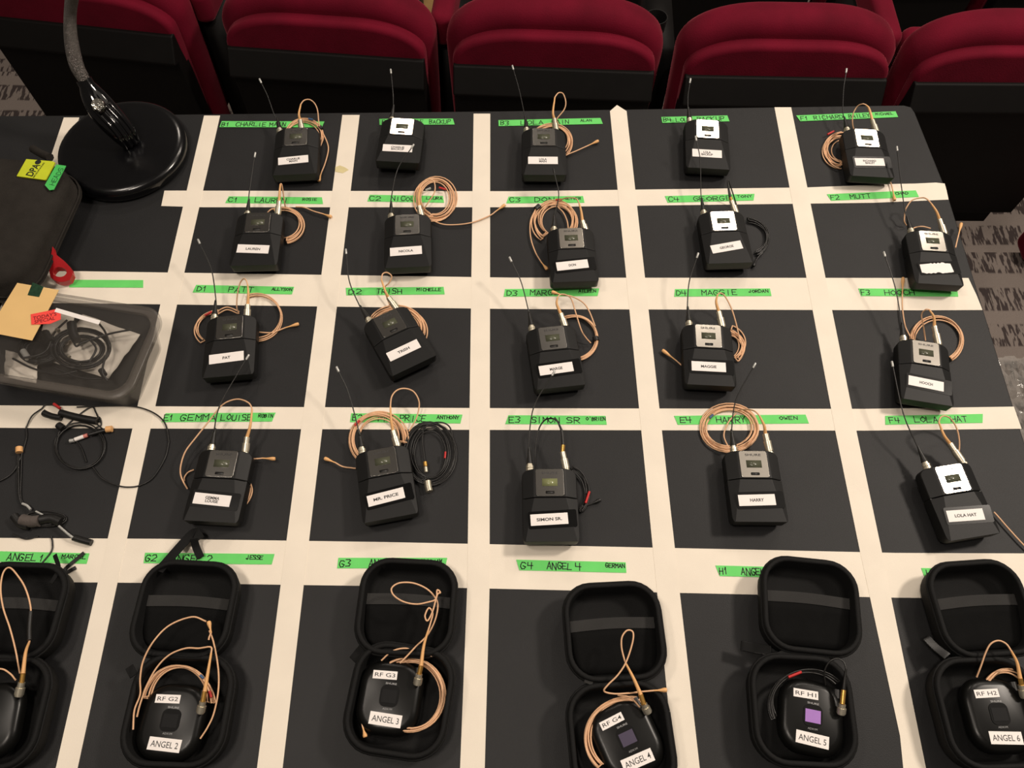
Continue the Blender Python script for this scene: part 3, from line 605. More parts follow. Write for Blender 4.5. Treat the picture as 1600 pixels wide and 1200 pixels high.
def unit(c, ang, num, code, sfx, lit=None, cpx=None):
    z0 = .0095; q = P(*c, .03)
    r = thing('pocket_transmitter', (q.x, q.y, TZ + z0), 'small rounded black pocket transmitter %s' % sfx, 'transmitter', 'pocket transmitters in the zip cases', math.radians(ang))
    def ring(wd, h, rr, z, cy=0): return [(x, y, z) for x, y in rrect(wd, h, rr, 7, 0, cy)]
    bm = bmesh.new(); loft(bm, [ring(.050, .058, .018, 0), ring(.062, .070, .022, .004), ring(.068, .076, .024, .010), ring(.066, .074, .024, .016), ring(.059, .067, .022, .0195), ring(.050, .058, .018, .0205)])
    # bite for the connector at the top right
    fixn(bm); ob = obj('body', bm, M_UNIT, r)
    bm = bmesh.new(); prism(bm, rrect(.020, .022, .006, 5, 0, .001), .0206, .0211); sb = obj('screen_bezel', fixn(bm), mat('matt_black_bezel', (11, 11, 11), .6, var=.05, spec=.15), r, False)
    bm = bmesh.new(); box(bm, -.008, .008, -.006, .007, .02105, .0214)
    sm = {'p': mat('purple_lit_screen', (150, 108, 172), .2, emit=.22, var=.05), 'd': mat('dim_violet_screen', (74, 66, 86), .15, var=.05)}.get(lit, mat('dark_screen', (11, 11, 12), .5, var=.05, spec=.15))
    obj('screen', fixn(bm), sm, sb, False)
    wt = mat('grey_print', (150, 150, 150), .5, var=.05)
    vs, fs = textmesh('SHURE', .0020, .012, .02); obj('logo', flatmesh(vs, fs, lambda x, y: (x, y + .0135, .02066)), wt, r, False)
    vs, fs = textmesh('ADX1M', .0019, .010, .0); obj('model_mark', flatmesh(vs, fs, lambda x, y: (x, y - .0120, .02066)), wt, r, False)
    for s, wd, h, x, y, a in ((code, .026, .0085, -.008, .0215, 2), (num, .034, .0125, .000, -.0225, -2)):
        bm = bmesh.new(); box(bm, -wd / 2, wd / 2, -h / 2, h / 2, 0, .0004); lb = obj('name_label', fixn(bm), M_LABEL, r, False); lb.location = (x, y, .0207); lb.rotation_euler = (0, 0, math.radians(a))
        vs, fs = textmesh(s, h * .48, wd * .84, .006); obj('printing', flatmesh(vs, fs, lambda x_, y_: (x_, y_, .00045)), M_PRINT, lb, False)
    bm = bmesh.new(); tube(bm, [(.026, .024, .0150), (.026, .033, .0150)], .0042, 14); obj('socket', fixn(bm), M_BLACK, r)
    return r
unit((-22, 1125), 4, 'ANGEL 1', 'RF G1', 'at the left edge in the case under label G1')
unit((266, 1127), -4, 'ANGEL 2', 'RF G2', 'in the case under label G2')
unit((608, 1089), -6, 'ANGEL 3', 'RF G3', 'in the case under label G3')
unit((981, 1154), 23, 'ANGEL 4', 'RF G4', 'tilted in the case under label G4', 'd')
unit((1270, 1120), -11, 'ANGEL 5', 'RF H1', 'with a lit purple screen in the case under label H1', 'p')
unit((1562, 1117), 1, 'ANGEL 6', 'RF H2', 'in the right-hand case under label H2')

ZC = .026
def cm(c): return 'peach lavalier microphone coiled in the case under label %s' % c
def zc(pts, z): return [(p[0], p[1], z) for p in pts]
KZ = dict(z0=.024, zstep=.0016)
mic(cm('G1'), [(29, 1088), (34, 1066)], [(40, 1020), (46, 1002)], [(47, 985), (48, 950), (40, 920), (28, 900), (15, 887), (5, 895), (1, 920), (5, 950), (15, 980), (23, 1010), (28, 1035), (31, 1052)], gold=(36, 1052), zconn=.034, zloop=.06, zend=.034, tails=[[(-30, 1050, .034), (0, 1045, .034), (15, 1052, .034), (25, 1063, .034)]],
    extra=[([(46, 1000), (46, 980), (48, 955)], M_BLACK, .0022, .0555, 'heat_shrink')])
mic(cm('G2'), [(313, 1114), (317, 1096)], [(325, 1050), (330, 1020)], [(329, 1011), (310, 1013), (290, 1013), (265, 1023), (245, 1043), (230, 1070), (219, 1100), (214, 1120)], [((279, 1103), 60, 68, 5, 168, 7, 16, KZ)], gold=(320, 1080), zconn=.034, zloop=.05, zend=.03,
    tails=[[(208, 1140, .03), (210, 1110, .032), (219, 1085, .034), (219, 1060, .04), (224, 1032, .045), (240, 1002, .05), (265, 977, .05), (300, 964, .05), (322, 971, .05)], [(327, 985, .05), (334, 1005, .045), (341, 1045, .038), (341, 1080, .034), (334, 1115, .03), (324, 1137, .028), (313, 1154, .026)], [(224, 1175, .022), (236, 1181, .022), (255, 1184, .022), (268, 1181, .022)]], cap=[(326, 1000, .05), (327, 995, .05), (330, 989, .05), (326, 971, .05)], bands=[((313, 1055), (318, 1060), M_BLUE, .03), ((327, 1080), (330, 1090), M_RED, .03)])
mic(cm('G3'), [(652, 1070), (655, 1053)], [(662, 1010), (669, 985)], [(673, 972), (676, 958), (670, 950), (664, 962), (668, 970), (676, 955), (683, 930), (688, 926), (683, 922), (681, 936), (668, 941), (650, 944), (630, 940), (615, 930), (612, 919), (624, 911), (645, 911), (665, 919), (678, 931), (684, 945), (680, 968), (668, 992), (650, 1010), (637, 1024), (625, 1036)], [((641, 1087), 61, 63, -112, 128, 7, 17, KZ)], gold=(658, 1040), zconn=.034, zloop=.06, zend=.034, cap=[(564, 1124, .026), (565, 1128, .026), (567, 1137, .026), (571, 1152, .026)], bands=[((647, 1014), (655, 1016), M_BLUE, .03)], tails=[[(596, 1032, .03), (612, 1018, .034), (632, 1013, .034), (655, 1017, .032), (675, 1026, .03)]])
mic(cm('G4'), [(1013, 1114), (1006, 1100)], [(990, 1060), (978, 1037)], [(974, 1025), (971, 1010), (972, 995), (980, 985), (989, 988), (988, 1005), (978, 1035), (965, 1055), (950, 1070), (944, 1080), (960, 1084), (985, 1083)], [((985, 1152), 73, 67, 75, 225, 7, 13, KZ)], gold=(1001, 1085), zconn=.034, zloop=.06, zend=.036, cap=[(985, 1083, .036), (1000, 1081, .036), (1022, 1079, .036), (1042, 1078, .036)], tails=[[(1000, 1105, .034), (985, 1090, .034), (965, 1086, .033)]])
mic('black lavalier microphone coiled in the case under label H1', [(1314, 1116), (1316, 1100)], [(1320, 1060), (1322, 1045)], [(1318, 1034), (1308, 1029), (1296, 1034), (1288, 1050), (1290, 1070)], [((1262, 1100), 64, 56, 40, 205, 6, 12, KZ)], gold=(1318, 1078), zconn=.034, zloop=.055, zend=.03, black=True, bands=[((1232, 1058), (1252, 1050), M_RED, .03)])
mic(cm('H2'), [(1601, 1090), (1596, 1070)], [(1589, 1035), (1580, 1017)], [(1572, 1006), (1560, 1001), (1548, 1006), (1540, 1020), (1533, 1040), (1526, 1058)], [((1572, 1100), 52, 62, 20, 155, 7, 18, KZ)], gold=(1594, 1060), zconn=.034, zloop=.055, zend=.03)

# ------------------------------------------------------------------ loose black microphones and straps at the left
mic('black headset microphone with a folded cable on the cross tape left of label E1', None, (), [(41, 668), (50, 650), (66, 638)], [((124, 697), 42, 38, -200, 160, 3, 6, dict(full=True))], black=True, zend=.002, group='loose black microphones on the left', zloop=.004, zconn=-.006,
    tails=[[(70, 640), (66, 648), (75, 652), (95, 652)], [(66, 638), (72, 632), (85, 634), (100, 643), (125, 650), (150, 662), (160, 670)], [(95, 645), (120, 652), (145, 655), (155, 652), (158, 664), (150, 668)], [(100, 670), (115, 655), (142, 636), (150, 645), (156, 660)], [(120, 636), (170, 634), (210, 635), (240, 645), (258, 662), (264, 690)], [(145, 730), (160, 748), (185, 759), (205, 761), (222, 757), (240, 745), (258, 715), (264, 690)], [(120, 690), (128, 702), (135, 722)], [(41, 668), (40, 690), (20, 738), (-20, 760)]],
    extra=[([(68, 645), (80, 650), (96, 653)], M_BLACK, .004, .004, 'cable_bundle'), ([(94, 645), (112, 650), (130, 654), (152, 658)], M_BLACK, .0048, .005, 'cable_bundle'), ([(84, 631), (94, 638)], M_RED, .0018, .007, 'marker_sleeve'), ([(166, 671), (175, 670)], M_BOOT, .0042, .005, 'foam_tip'), ([(91, 664), (99, 670)], M_BLACK, .0045, .004, 'capsule'), ([(117, 687), (131, 682)], M_LABEL, .0026, .004, 'wire_tag'), ([(131, 682), (137, 680)], mat('pink_tag', (200, 120, 110), .5, var=.05), .0026, .004, 'wire_tag'), ([(109, 689), (116, 688)], M_TIP, .0026, .004, 'connector'), ([(140, 679), (165, 672)], M_BLACK, .0024, .005, 'boom')])
mic('black headset microphone with a peach tip and bundled cable in the left-hand cell', None, (), [(30, 708), (29, 740), (30, 775), (35, 790)], [((70, 812), 34, 12, -180, 180, 5, 5, dict(full=True))], black=True, zend=.002, group='loose black microphones on the left', zloop=.004, zconn=-.006,
    tails=[[(34, 708), (33, 740), (33, 780), (46, 792)], [(28, 706), (27, 745), (28, 770), (34, 786)], [(80, 838), (82, 848), (80, 862), (62, 884)], [(20, 835), (40, 842), (60, 838)]],
    extra=[([(30, 699), (30, 707)], M_BOOT, .0042, .005, 'foam_tip'), ([(35, 787), (42, 790), (48, 796)], M_TIP, .0016, .006, 'ear_hook'), ([(56, 799), (64, 803), (72, 808)], M_TIP, .0012, .006, 'ear_hook'), ([(34, 812), (48, 815), (62, 814)], mat('grey_foam', (84, 76, 72), .9, bump=.6, bscale=300, var=.2), .007, .0075, 'foam_block'), ([(22, 806), (32, 818), (45, 822)], M_BLACK, .005, .006, 'cable_bundle'), ([(64, 812), (80, 810), (96, 816)], M_BLACK, .006, .0065, 'cable_bundle'), ([(92, 822), (99, 828), (106, 834), (114, 840)], M_TIP, .0014, .0075, 'connector'), ([(115, 840), (128, 844), (143, 848)], M_BLACK, .0038, .004, 'capsule')])
def strap(pts, wd, label):
    pp = [P(q[0], q[1], q[2]) for q in pts]; c = pp[0].copy(); c.z = TZ; sp = smoothpts([p - c for p in pp], 5); bm = bmesh.new(); n = len(sp); rows_ = []
    for i, p in enumerate(sp):
        t = (sp[min(i + 1, n - 1)] - sp[max(0, i - 1)]); t.z = 0; t.normalize(); s = Vector((-t.y, t.x, 0)) * wd / 2; up = Vector((0, 0, .0015)); rows_.append([p - s, p + s, p + s + up, p - s + up])
    loft(bm, rows_); o = obj('cord_strap', fixn(bm), M_BLACK, None, False); o.location = c; tag(o, label, 'strap'); return o
strap([(132, 864, .003), (120, 874, .002), (104, 888, .0012), (100, 894, .0012), (106, 894, .0012), (119, 887, .0012)], .0042, 'short black bent strap lying across the end of green label G1')

# ------------------------------------------------------------------ desk lamp with round base
def lathe(bm, prof, seg=56):
    rings = [[(rad * math.cos(2 * math.pi * k / seg), rad * math.sin(2 * math.pi * k / seg), z) for k in range(seg)] for rad, z in prof]
    loft(bm, rings)
lc = P(189, 226, .022); lc.z = TZ
lp = thing('desk_lamp', lc, 'gooseneck lamp with a round glossy black base at the back left', 'lamp')
bm = bmesh.new(); lathe(bm, [(.086, .0005), (.092, .0015), (.0945, .005), (.0950, .012), (.0935, .018), (.089, .0215), (.082, .0228), (.03, .0238), (.004, .024)]); obj('base', fixn(bm), M_BASE, lp)
a0, a1, a2, a3, a4 = [P(*q) - lc for q in ((205, 226, .0245), (190, 205, .045), (166, 178, .066), (146, 150, .085), (131, 124, .105))]
sp = smoothpts([a0, a1, a2, a3, a4], 6); n = len(sp)
def armshell(off, wfun, hfun, name, m, par):
    bm = bmesh.new(); rings = []
    for i, p in enumerate(sp):
        t = (sp[min(i + 1, n - 1)] - sp[max(0, i - 1)]).normalized(); s = t.cross(Vector((0, 0, 1))).normalized(); u = s.cross(t).normalized(); f = i / (n - 1)
        q = p + s * off(f)
        rings.append([q + s * wfun(f) * math.cos(2 * math.pi * k / 20) + u * hfun(f) * math.sin(2 * math.pi * k / 20) for k in range(20)])
    loft(bm, rings); return obj(name, fixn(bm), m, par)
arm = armshell(lambda f: 0, lambda f: .011 + .010 * math.sin(math.pi * min(1, f * 1.1)) ** .8, lambda f: .008 + .006 * math.sin(math.pi * f), 'hinge_arm', M_PIANO, lp)
for k, of in enumerate((-.0105, -.0035, .0045, .0115)):
    bm = bmesh.new(); pts = []
    for i, p in enumerate(sp):
        f = i / (n - 1)
        if f > .62: continue
        t = (sp[min(i + 1, n - 1)] - sp[max(0, i - 1)]).normalized(); s = t.cross(Vector((0, 0, 1))).normalized(); u = s.cross(t).normalized()
        hh = (.008 + .006 * math.sin(math.pi * f)) * math.sqrt(max(0.05, 1 - (of / (.012 + .010 * math.sin(math.pi * min(1, f * 1.1)) ** .8)) ** 2))
        pts.append(p + s * of + u * (hh - .0008))
    tube(bm, pts, .0032, 8); obj('rib', fixn(bm), M_PIANO, arm)
sc = P(153, 163, .096) - lc
bm = bmesh.new(); dirv = (CLOC - P(153, 163, .096)).normalized(); dirv = (dirv + Vector((0, 0, .6))).normalized()
tube(bm, [sc - dirv * .014, sc - dirv * .002, sc, sc + dirv * .001, sc + dirv * .0011, sc + dirv * .003], lambda t: .0092 if t < .3 else (.0082 if t < .7 else .0045), 18); obj('hinge_screw', fixn(bm), mat('chrome', (210, 206, 196), .12, 1.0, var=.04, bump=.4, bscale=250), lp)
gn = smoothpts([P(131, 124, .105) - lc, P(119, 100, .125) - lc, P(111, 60, .155) - lc, P(110, 20, .19) - lc, P(116, -20, .24) - lc, P(135, -80, .31) - lc, P(180, -150, .37) - lc], 10)
bm = bmesh.new(); tube(bm, gn, lambda t: .0085 + .0012 * math.sin(t * 9) + .001 * t, 14); obj('gooseneck', fixn(bm), M_NECK, lp)
e = (gn[-1] - gn[-2]).normalized(); bm = bmesh.new(); tube(bm, [gn[-1] - e * .005, gn[-1] + e * .01, gn[-1] + e * .03, gn[-1] + e * .06], lambda t: .012 + .025 * t, 20); obj('lamp_head', fixn(bm), M_PIANO, lp)

# ------------------------------------------------------------------ zipped pouch, red loop, clear tub
pr1, pr2 = P(108, 250, .07), P(14, 446, .07); dv = (pr1 - pr2); dv.z = 0; Lp = dv.length; ang = math.atan2(dv.y, dv.x) - math.pi / 2
ctr = (pr1 + pr2) / 2; left = Vector((-math.cos(ang), -math.sin(ang), 0)); WP = .20; ctr = ctr + left * (WP / 2 - .012); ctr.z = TZ
pch = thing('zipped_pouch', ctr, 'large charcoal zipped pouch with yellow and green labels at the left edge', 'pouch', rot=ang)
def pring(k, z): return [(x, y, z) for x, y in rrect(WP - 2 * k, Lp - 2 * k, .045, 7)]
bm = bmesh.new(); loft(bm, [pring(.034, .0005), pring(.024, .004), pring(.012, .018), pring(.002, .028), pring(-.001, .034), pring(.001, .036), pring(.002, .056), pring(.006, .066), pring(.016, .071), pring(.05, .073)]); obj('body', fixn(bm), M_POUCH, pch)
for zz in (.0325, .0375):
    bm = bmesh.new(); q = [Vector((x, y, zz)) for x, y in rrect(WP + .002, Lp + .002, .045, 7)]; tube(bm, q + [q[0]], .0016, 6); obj('zip_seam', fixn(bm), M_POUCH, pch)
inv = Matrix.LocRotScale(ctr, pch.rotation_euler, None).inverted()
def quadpart(name, qs, z, m, par, inv, th=.0008):
    pts = [inv @ P(*q, z) for q in qs]; bm = bmesh.new(); prism(bm, [(p.x, p.y) for p in pts], pts[0].z - th, pts[0].z); return obj(name, fixn(bm), m, par, False), pts
M_YEL = mat('acid_yellow_badge', (196, 206, 40), .55, var=.05); zt = .0745
o, q = quadpart('brand_badge', [(26, 275), (41, 248.5), (83, 252), (86, 254), (72, 280), (70, 281)], zt, M_YEL, pch, inv, .0018)
vs, fs = textmesh('DPA', .0105, .022, .02)
ax = (inv.to_3x3() @ (P(62, 252, zt) - P(46, 274, zt))).normalized(); ay = Vector((-ax.y, ax.x, 0)); tc = inv @ P(53, 264, zt)
ln = flatmesh(vs, fs, lambda x, y: (tc.x + ax.x * (x - .002) + ay.x * y, tc.y + ax.y * (x - .002) + ay.y * y, tc.z + .0003))
cc = tc + ax * .0125 + ay * .001
for k in range(14): pass
cv = [ln.verts.new((cc.x + .0042 * math.cos(2 * math.pi * k / 14), cc.y + .0042 * math.sin(2 * math.pi * k / 14), tc.z + .0003)) for k in range(14)]; ln.faces.new(cv)
sv, sf = textmesh('MICROPHONES', .0022, .028, 0.01); sv2 = [ln.verts.new((tc.x + ax.x * x + ay.x * (y - .0078), tc.y + ax.y * x + ay.y * (y - .0078), tc.z + .0003)) for x, y in sv]
for f in sf:
    try: ln.faces.new([sv2[i] for i in f])
    except ValueError: pass
obj('printing', ln, M_INK, o, False)
o, q = quadpart('green_label', [(70, 289), (88, 257), (103, 259), (84, 296), (77, 297)], zt, mat('green_label_tape', (70, 190, 90), .7, var=.04), pch, inv, .001)
h0 = inv @ P(81, 289, zt); h1 = inv @ P(97, 262, zt); hx = (h1 - h0).normalized(); hy = Vector((-hx.y, hx.x, 0)); bm = bmesh.new()
hand(bm, 'HEADS', 0, (h1 - h0).length, -.003, .0065, .0008, lambda x, y, z: (h0.x + hx.x * x + hy.x * y, h0.y + hx.y * x + hy.y * y, h0.z + .0003)); obj('handwriting', bm, mat('faint_ink', (40, 110, 60), .6, var=.1), o, False)
bm = bmesh.new(); tube(bm, smoothpts([inv @ P(52, 233, .052), inv @ P(64, 240, .060), inv @ P(78, 246, .066)], 5), .006, 8); obj('grab_strap', fixn(bm), M_POUCH, pch)

# red loop handle, leaning on the tub and pouch
rc = P(97, 425, .03); rb = rc.copy(); rb.z = TZ
M_REDP = mat('red_plastic', (186, 34, 40), .35, var=.08, coat=.2)
ring = [(87, 391), (89, 400), (95, 406), (106, 414), (115, 424), (118, 434), (114, 443), (104, 447), (93, 446), (84, 439), (81, 428), (82, 415), (85, 404)]
zz = lambda py: .004 + max(0, (447 - py)) * .0006
bm = bmesh.new(); outer = [P(x, y, zz(y)) - rb for x, y in ring]
cx_, cy_ = 98, 431
inner = []
for i, (x, y) in enumerate(ring):
    a = math.atan2(y - cy_, x - cx_); inner.append(P(cx_ + 11 * math.cos(a), cy_ + 8 * math.sin(a), zz(cy_ + 8 * math.sin(a))) - rb)
up = Vector((0, 0, .009)); n = len(ring)
V0 = [bm.verts.new(p) for p in outer]; V1 = [bm.verts.new(p + up) for p in outer]; V2 = [bm.verts.new(p) for p in inner]; V3 = [bm.verts.new(p + up) for p in inner]
for i in range(n):
    j = (i + 1) % n
    bm.faces.new((V0[i], V0[j], V1[j], V1[i])); bm.faces.new((V1[i], V1[j], V3[j], V3[i])); bm.faces.new((V3[i], V3[j], V2[j], V2[i])); bm.faces.new((V2[i], V2[j], V0[j], V0[i]))
o = obj('loop_handle', fixn(bm), M_REDP); o.location = rb; s_ = o.modifiers.new('b', 'BEVEL'); s_.width = .002; s_.segments = 3; s_.limit_method = 'ANGLE'
ss = o.modifiers.new('s', 'SUBSURF'); ss.levels = 1; ss.render_levels = 2
tag(o, 'red plastic teardrop loop handle beside the blank green label', 'handle')

HT = .058
tq = [P(14, 448, HT), P(262, 484, HT), P(196, 630, HT), P(-48, 588, HT)]
tc_ = sum(tq, Vector()) / 4; u = ((tq[1] - tq[0]) + (tq[2] - tq[3])) / 2; v = ((tq[0] - tq[3]) + (tq[1] - tq[2])) / 2
ta = math.atan2(u.y, u.x); TW = u.length; TH = v.length; tc_.z = TZ
tub = thing('plastic_tub', tc_, 'clear plastic tub with lid, full of black cables, at the left edge', 'tub', rot=ta)
M_TUB = plastic_clear('clear_tub_plastic', (92, 88, 82), .18, .25); M_LID = plastic_clear('clear_lid_plastic', (90, 86, 82), .13, .15); M_RIM = plastic_clear('clear_rim_plastic', (104, 98, 92), .40, .3)
def tring(k, z, r=.026): return [(x, y, z) for x, y in rrect(TW - 2 * k, TH - 2 * k, max(.006, r - k * .5), 7)]
bm = bmesh.new(); loft(bm, [tring(.018, .001), tring(.0165, .003), tring(.007, HT - .006), tring(.0085, HT - .006), tring(.018, .004), tring(.019, .0022)], True, True); obj('body', fixn(bm), M_TUB, tub)
bm = bmesh.new(); loft(bm, [tring(.0, HT - .006), tring(-.0005, HT), tring(.001, HT + .0015), tring(.010, HT + .0015), tring(.011, HT + .0005), tring(.0105, HT - .0045), tring(.002, HT - .0055)], False, False); rim = obj('lid_rim', fixn(bm), M_RIM, tub)
bm = bmesh.new(); loft(bm, [tring(.011, HT - .0035), tring(.011, HT - .0025)]); lid = obj('lid', fixn(bm), M_LID, tub)
inv = Matrix.LocRotScale(tc_, tub.rotation_euler, None).inverted()
M_NOTE = mat('manila_paper', (224, 186, 124), .8, var=.03, vscale=30); zl = HT + .0028
o, q = quadpart('paper_note', [(-30, 535), (27, 442), (92, 453), (50, 532), (-2, 522)], zl, M_NOTE, tub, inv, .0006)
quadpart('green_tab', [(51, 441), (68, 448), (61, 464), (43, 461)], zl + .0004, mat('dark_green_tab', (34, 62, 44), .3, var=.3, vscale=300), tub, inv, .0003)
o, q = quadpart('red_sticker', [(48, 491), (88, 483), (95, 487), (95, 499), (78, 506), (49, 507)], zl + .0009, mat('fluorescent_red_sticker', (244, 74, 66), .6, var=.03), tub, inv, .0004)
h0 = inv @ P(53, 501, zl); h1 = inv @ P(88, 494, zl); hx = (h1 - h0).normalized(); hy = Vector((-hx.y, hx.x, 0))
vs, fs = textmesh("TODAY'S\nSPECIAL", .0115, .029, .01)
hc = (h0 + h1) / 2
obj('printing', flatmesh(vs, fs, lambda x, y: (hc.x + hx.x * x + hy.x * y, hc.y + hx.y * x + hy.y * y, q[0].z + .0002)), mat('maroon_ink', (120, 20, 24), .6, var=.1), o, False)
quadpart('white_strip', [(85, 487), (88, 481), (157, 501), (154, 507)], zl + .0013, M_LABEL, tub, inv, .0004)
M_PAPER = mat('crumpled_white_paper', (236, 226, 212), .8, bump=.5, bscale=40, var=.08, vscale=40)
def sheet(qs, z, label, amp=.004):
    a, b, c, d = [P(*q, z) for q in qs]; o_ = (a + b + c + d) / 4; o_.z = TZ; bm = bmesh.new(); n = 9; g = []
    rr = random.Random(qs[0][0])
    for i in range(n):
        for j in range(n):
            s, t = i / (n - 1), j / (n - 1); p = (a * (1 - s) + b * s) * (1 - t) + (d * (1 - s) + c * s) * t - o_; p.z = z + rr.uniform(0, amp); g.append(bm.verts.new(p))
    for i in range(n - 1):
        for j in range(n - 1): bm.faces.new((g[i * n + j], g[(i + 1) * n + j], g[(i + 1) * n + j + 1], g[i * n + j + 1]))
    o = obj('paper_slip', fixn(bm), M_PAPER); o.location = o_; sm = o.modifiers.new('s', 'SOLIDIFY'); sm.thickness = .0004; tag(o, label, 'paper', 'papers in the clear tub'); return o
sheet([(130, 492), (220, 524), (170, 592), (85, 568)], .008, 'large white paper lying under the coiled cable in the tub')
sheet([(75, 488), (118, 492), (108, 540), (62, 535)], .014, 'grey paper slip near the red sticker inside the tub')
sheet([(10, 548), (60, 560), (58, 600), (8, 590)], .010, 'pale paper slip in the near left corner of the tub')
mic('thick black cable coil in the middle of the clear tub', None, (), (), [((128, 545), 48, 33, -90, 270, 9, 17, dict(full=True, z0=.02, zstep=.002))], black=True, group='cables in the clear tub', tails=[[(112, 515, .03), (118, 540, .03), (130, 535, .03), (170, 522, .03), (205, 515, .03)], [(140, 530, .03), (150, 545, .03), (140, 565, .03)], [(165, 555, .03), (160, 580, .03), (168, 595, .025)], [(150, 500, .03), (165, 520, .03), (172, 545, .03)]], extra=[([(112, 505), (114, 520), (120, 532)], M_BLACK, .006, .03, 'connector'), ([(158, 578), (163, 586)], M_BLACK, .004, .026, 'capsule'), ([(107, 556), (109, 558)], M_METAL, .002, .034, 'connector')], rad=.0014)
mic('tangled black cable in the left half of the clear tub', None, (), (), [((62, 545), 36, 26, -90, 270, 9, 18, dict(full=True, z0=.016, zstep=.002))], black=True, group='cables in the clear tub', tails=[[(20, 560, .025), (50, 575, .025), (90, 585, .025), (120, 580, .025)], [(35, 560, .028), (70, 550, .028), (85, 520, .028), (105, 500, .028)], [(85, 575, .025), (125, 590, .025), (160, 592, .025)]], extra=[([(88, 515), (92, 517)], M_METAL, .0025, .034, 'connector'), ([(70, 520), (78, 535)], M_BLACK, .006, .028, 'connector'), ([(36, 548), (44, 560)], M_TIP, .004, .024, 'connector')], rad=.0014)

# ------------------------------------------------------------------ theatre seats in the rows ahead
def outline(hw, top, rad, bot, hwb, n=14):
    pts = [(-hwb, bot)]
    for i in range(n + 1):
        a = math.pi - math.pi / 2 * i / n; c, s = math.cos(a), math.sin(a)
        pts.append((-hw + rad[0] + rad[0] * (-abs(c) ** .9), top - rad[1] + rad[1] * abs(s) ** .9))
    for x, z in pts[::-1][:]: pts.append((-x, z))
    out = []
    for p in pts:
        if not out or (abs(p[0] - out[-1][0]) + abs(p[1] - out[-1][1])) > 1e-4: out.append(p)
    return out
def slab(pts, y0, y1):
    bm = bmesh.new(); a = [bm.verts.new((x, y0, z)) for x, z in pts]; b = [bm.verts.new((x, y1, z)) for x, z in pts]; n = len(pts)
    bm.faces.new(a); bm.faces.new(b[::-1])
    for i in range(n): bm.faces.new((a[i], b[i], b[(i + 1) % n], a[(i + 1) % n]))
    return fixn(bm)
HS = .68                         # top of the backrest above its own floor
def m_cush(): return mesh_of('backrest_cushion', slab(outline(.256, HS, (.20, .115), .12, .244), .025, .115), M_VELVET)
def m_shell(): return mesh_of('back_panel', slab(outline(.238, HS - .045, (.17, .085), .30, .232), -.005, .035), M_VELVET)
def m_board():
    bm = bmesh.new(); hw = .236
    prof = [(-.012, .555), (-.043, .506), (-.048, .500), (-.044, .495), (-.028, .490), (-.018, .10), (.02, .10), (.02, .555)]
    loft(bm, [[(-hw, y, z) for y, z in prof], [(hw, y, z) for y, z in prof]]); return mesh_of('back_board', fixn(bm), M_BOARD)
def m_arm():
    bm = bmesh.new(); prism(bm, rrect(.055, .34, .024, 5, .262, .27), .50, .585); return mesh_of('armrest', fixn(bm), M_VELVET)
def m_gap_shade():
    bm = bmesh.new(); box(bm, .232, .300, .125, .43, .004, .505); return mesh_of('gap_shade_panel', fixn(bm), M_BOARD)  # near-black block, widened to stand in for shade between the seats
def m_seat():
    bm = bmesh.new(); prism(bm, rrect(.42, .10, .03, 4, 0, .17), .16, .54); return mesh_of('seat_cushion', fixn(bm), M_VELVET)
def m_foot():
    bm = bmesh.new(); box(bm, -.22, .22, .03, .12, .004, .14); return mesh_of('pedestal', fixn(bm), M_BOARD)
def seat(x, y, z, yaw, label, group, arm=True):
    r = thing('theatre_seat', (x, y, z), label, 'seat', group, math.radians(yaw))
    o = obj('backrest_cushion', shared('cu', m_cush), None, r); bevel(o, .036, 5)
    o = obj('back_panel', shared('sh', m_shell), None, r); bevel(o, .012, 4)
    o = obj('back_board', shared('bo', m_board), None, r, False); bevel(o, .004, 2)
    if arm: o = obj('armrest', shared('ar', m_arm), None, r); bevel(o, .018, 4)
    obj('gap_shade_panel', shared('sp', m_gap_shade), None, r, False)
    o = obj('seat_cushion', shared('se', m_seat), None, r); bevel(o, .03, 4)
    obj('pedestal', shared('pe', m_foot), None, r, False)
    return r
FZ = -.02
SEATS = [(136, 60, 1.69, -8, 'red velvet theatre seat behind the gooseneck lamp'), (504, 60, 1.60, -5, 'red velvet theatre seat back behind cells B1 and B2'), (868, 60, 1.555, -2.5, 'red velvet theatre seat back behind cell B3, centre of the row'), (1250, 60, 1.53, -1, 'red velvet theatre seat back behind cell B4'), (1632, 60, 1.515, 0, 'rightmost red velvet theatre seat cut by the right edge')]
SP = []
for px, py, y, yaw, lb in SEATS:
    q = PY(px, py, y); SP.append((q.x, y)); SEATROOT = globals().get('SEATROOT', []) + [seat(q.x, y, FZ, yaw, lb, 'theatre seats in the row behind the table', arm=(px != 868))]
SP.append((SP[-1][0] + .53, SP[-1][1]))
lab2 = ['dark theatre seat in the second row behind the lamp seat', 'theatre seat in the second row behind the brass bowl', 'theatre seat in the second row behind the centre seat', 'theatre seat in the second row behind cell B4', 'theatre seat in the second row at the top right corner', 'theatre seat in the second row beyond the top right corner']
for i, (x, y) in enumerate(SP): seat(x * 1.02 + .11, y + .92, -.4, -6 + 2 * i, lab2[i], 'theatre seats in the second row')

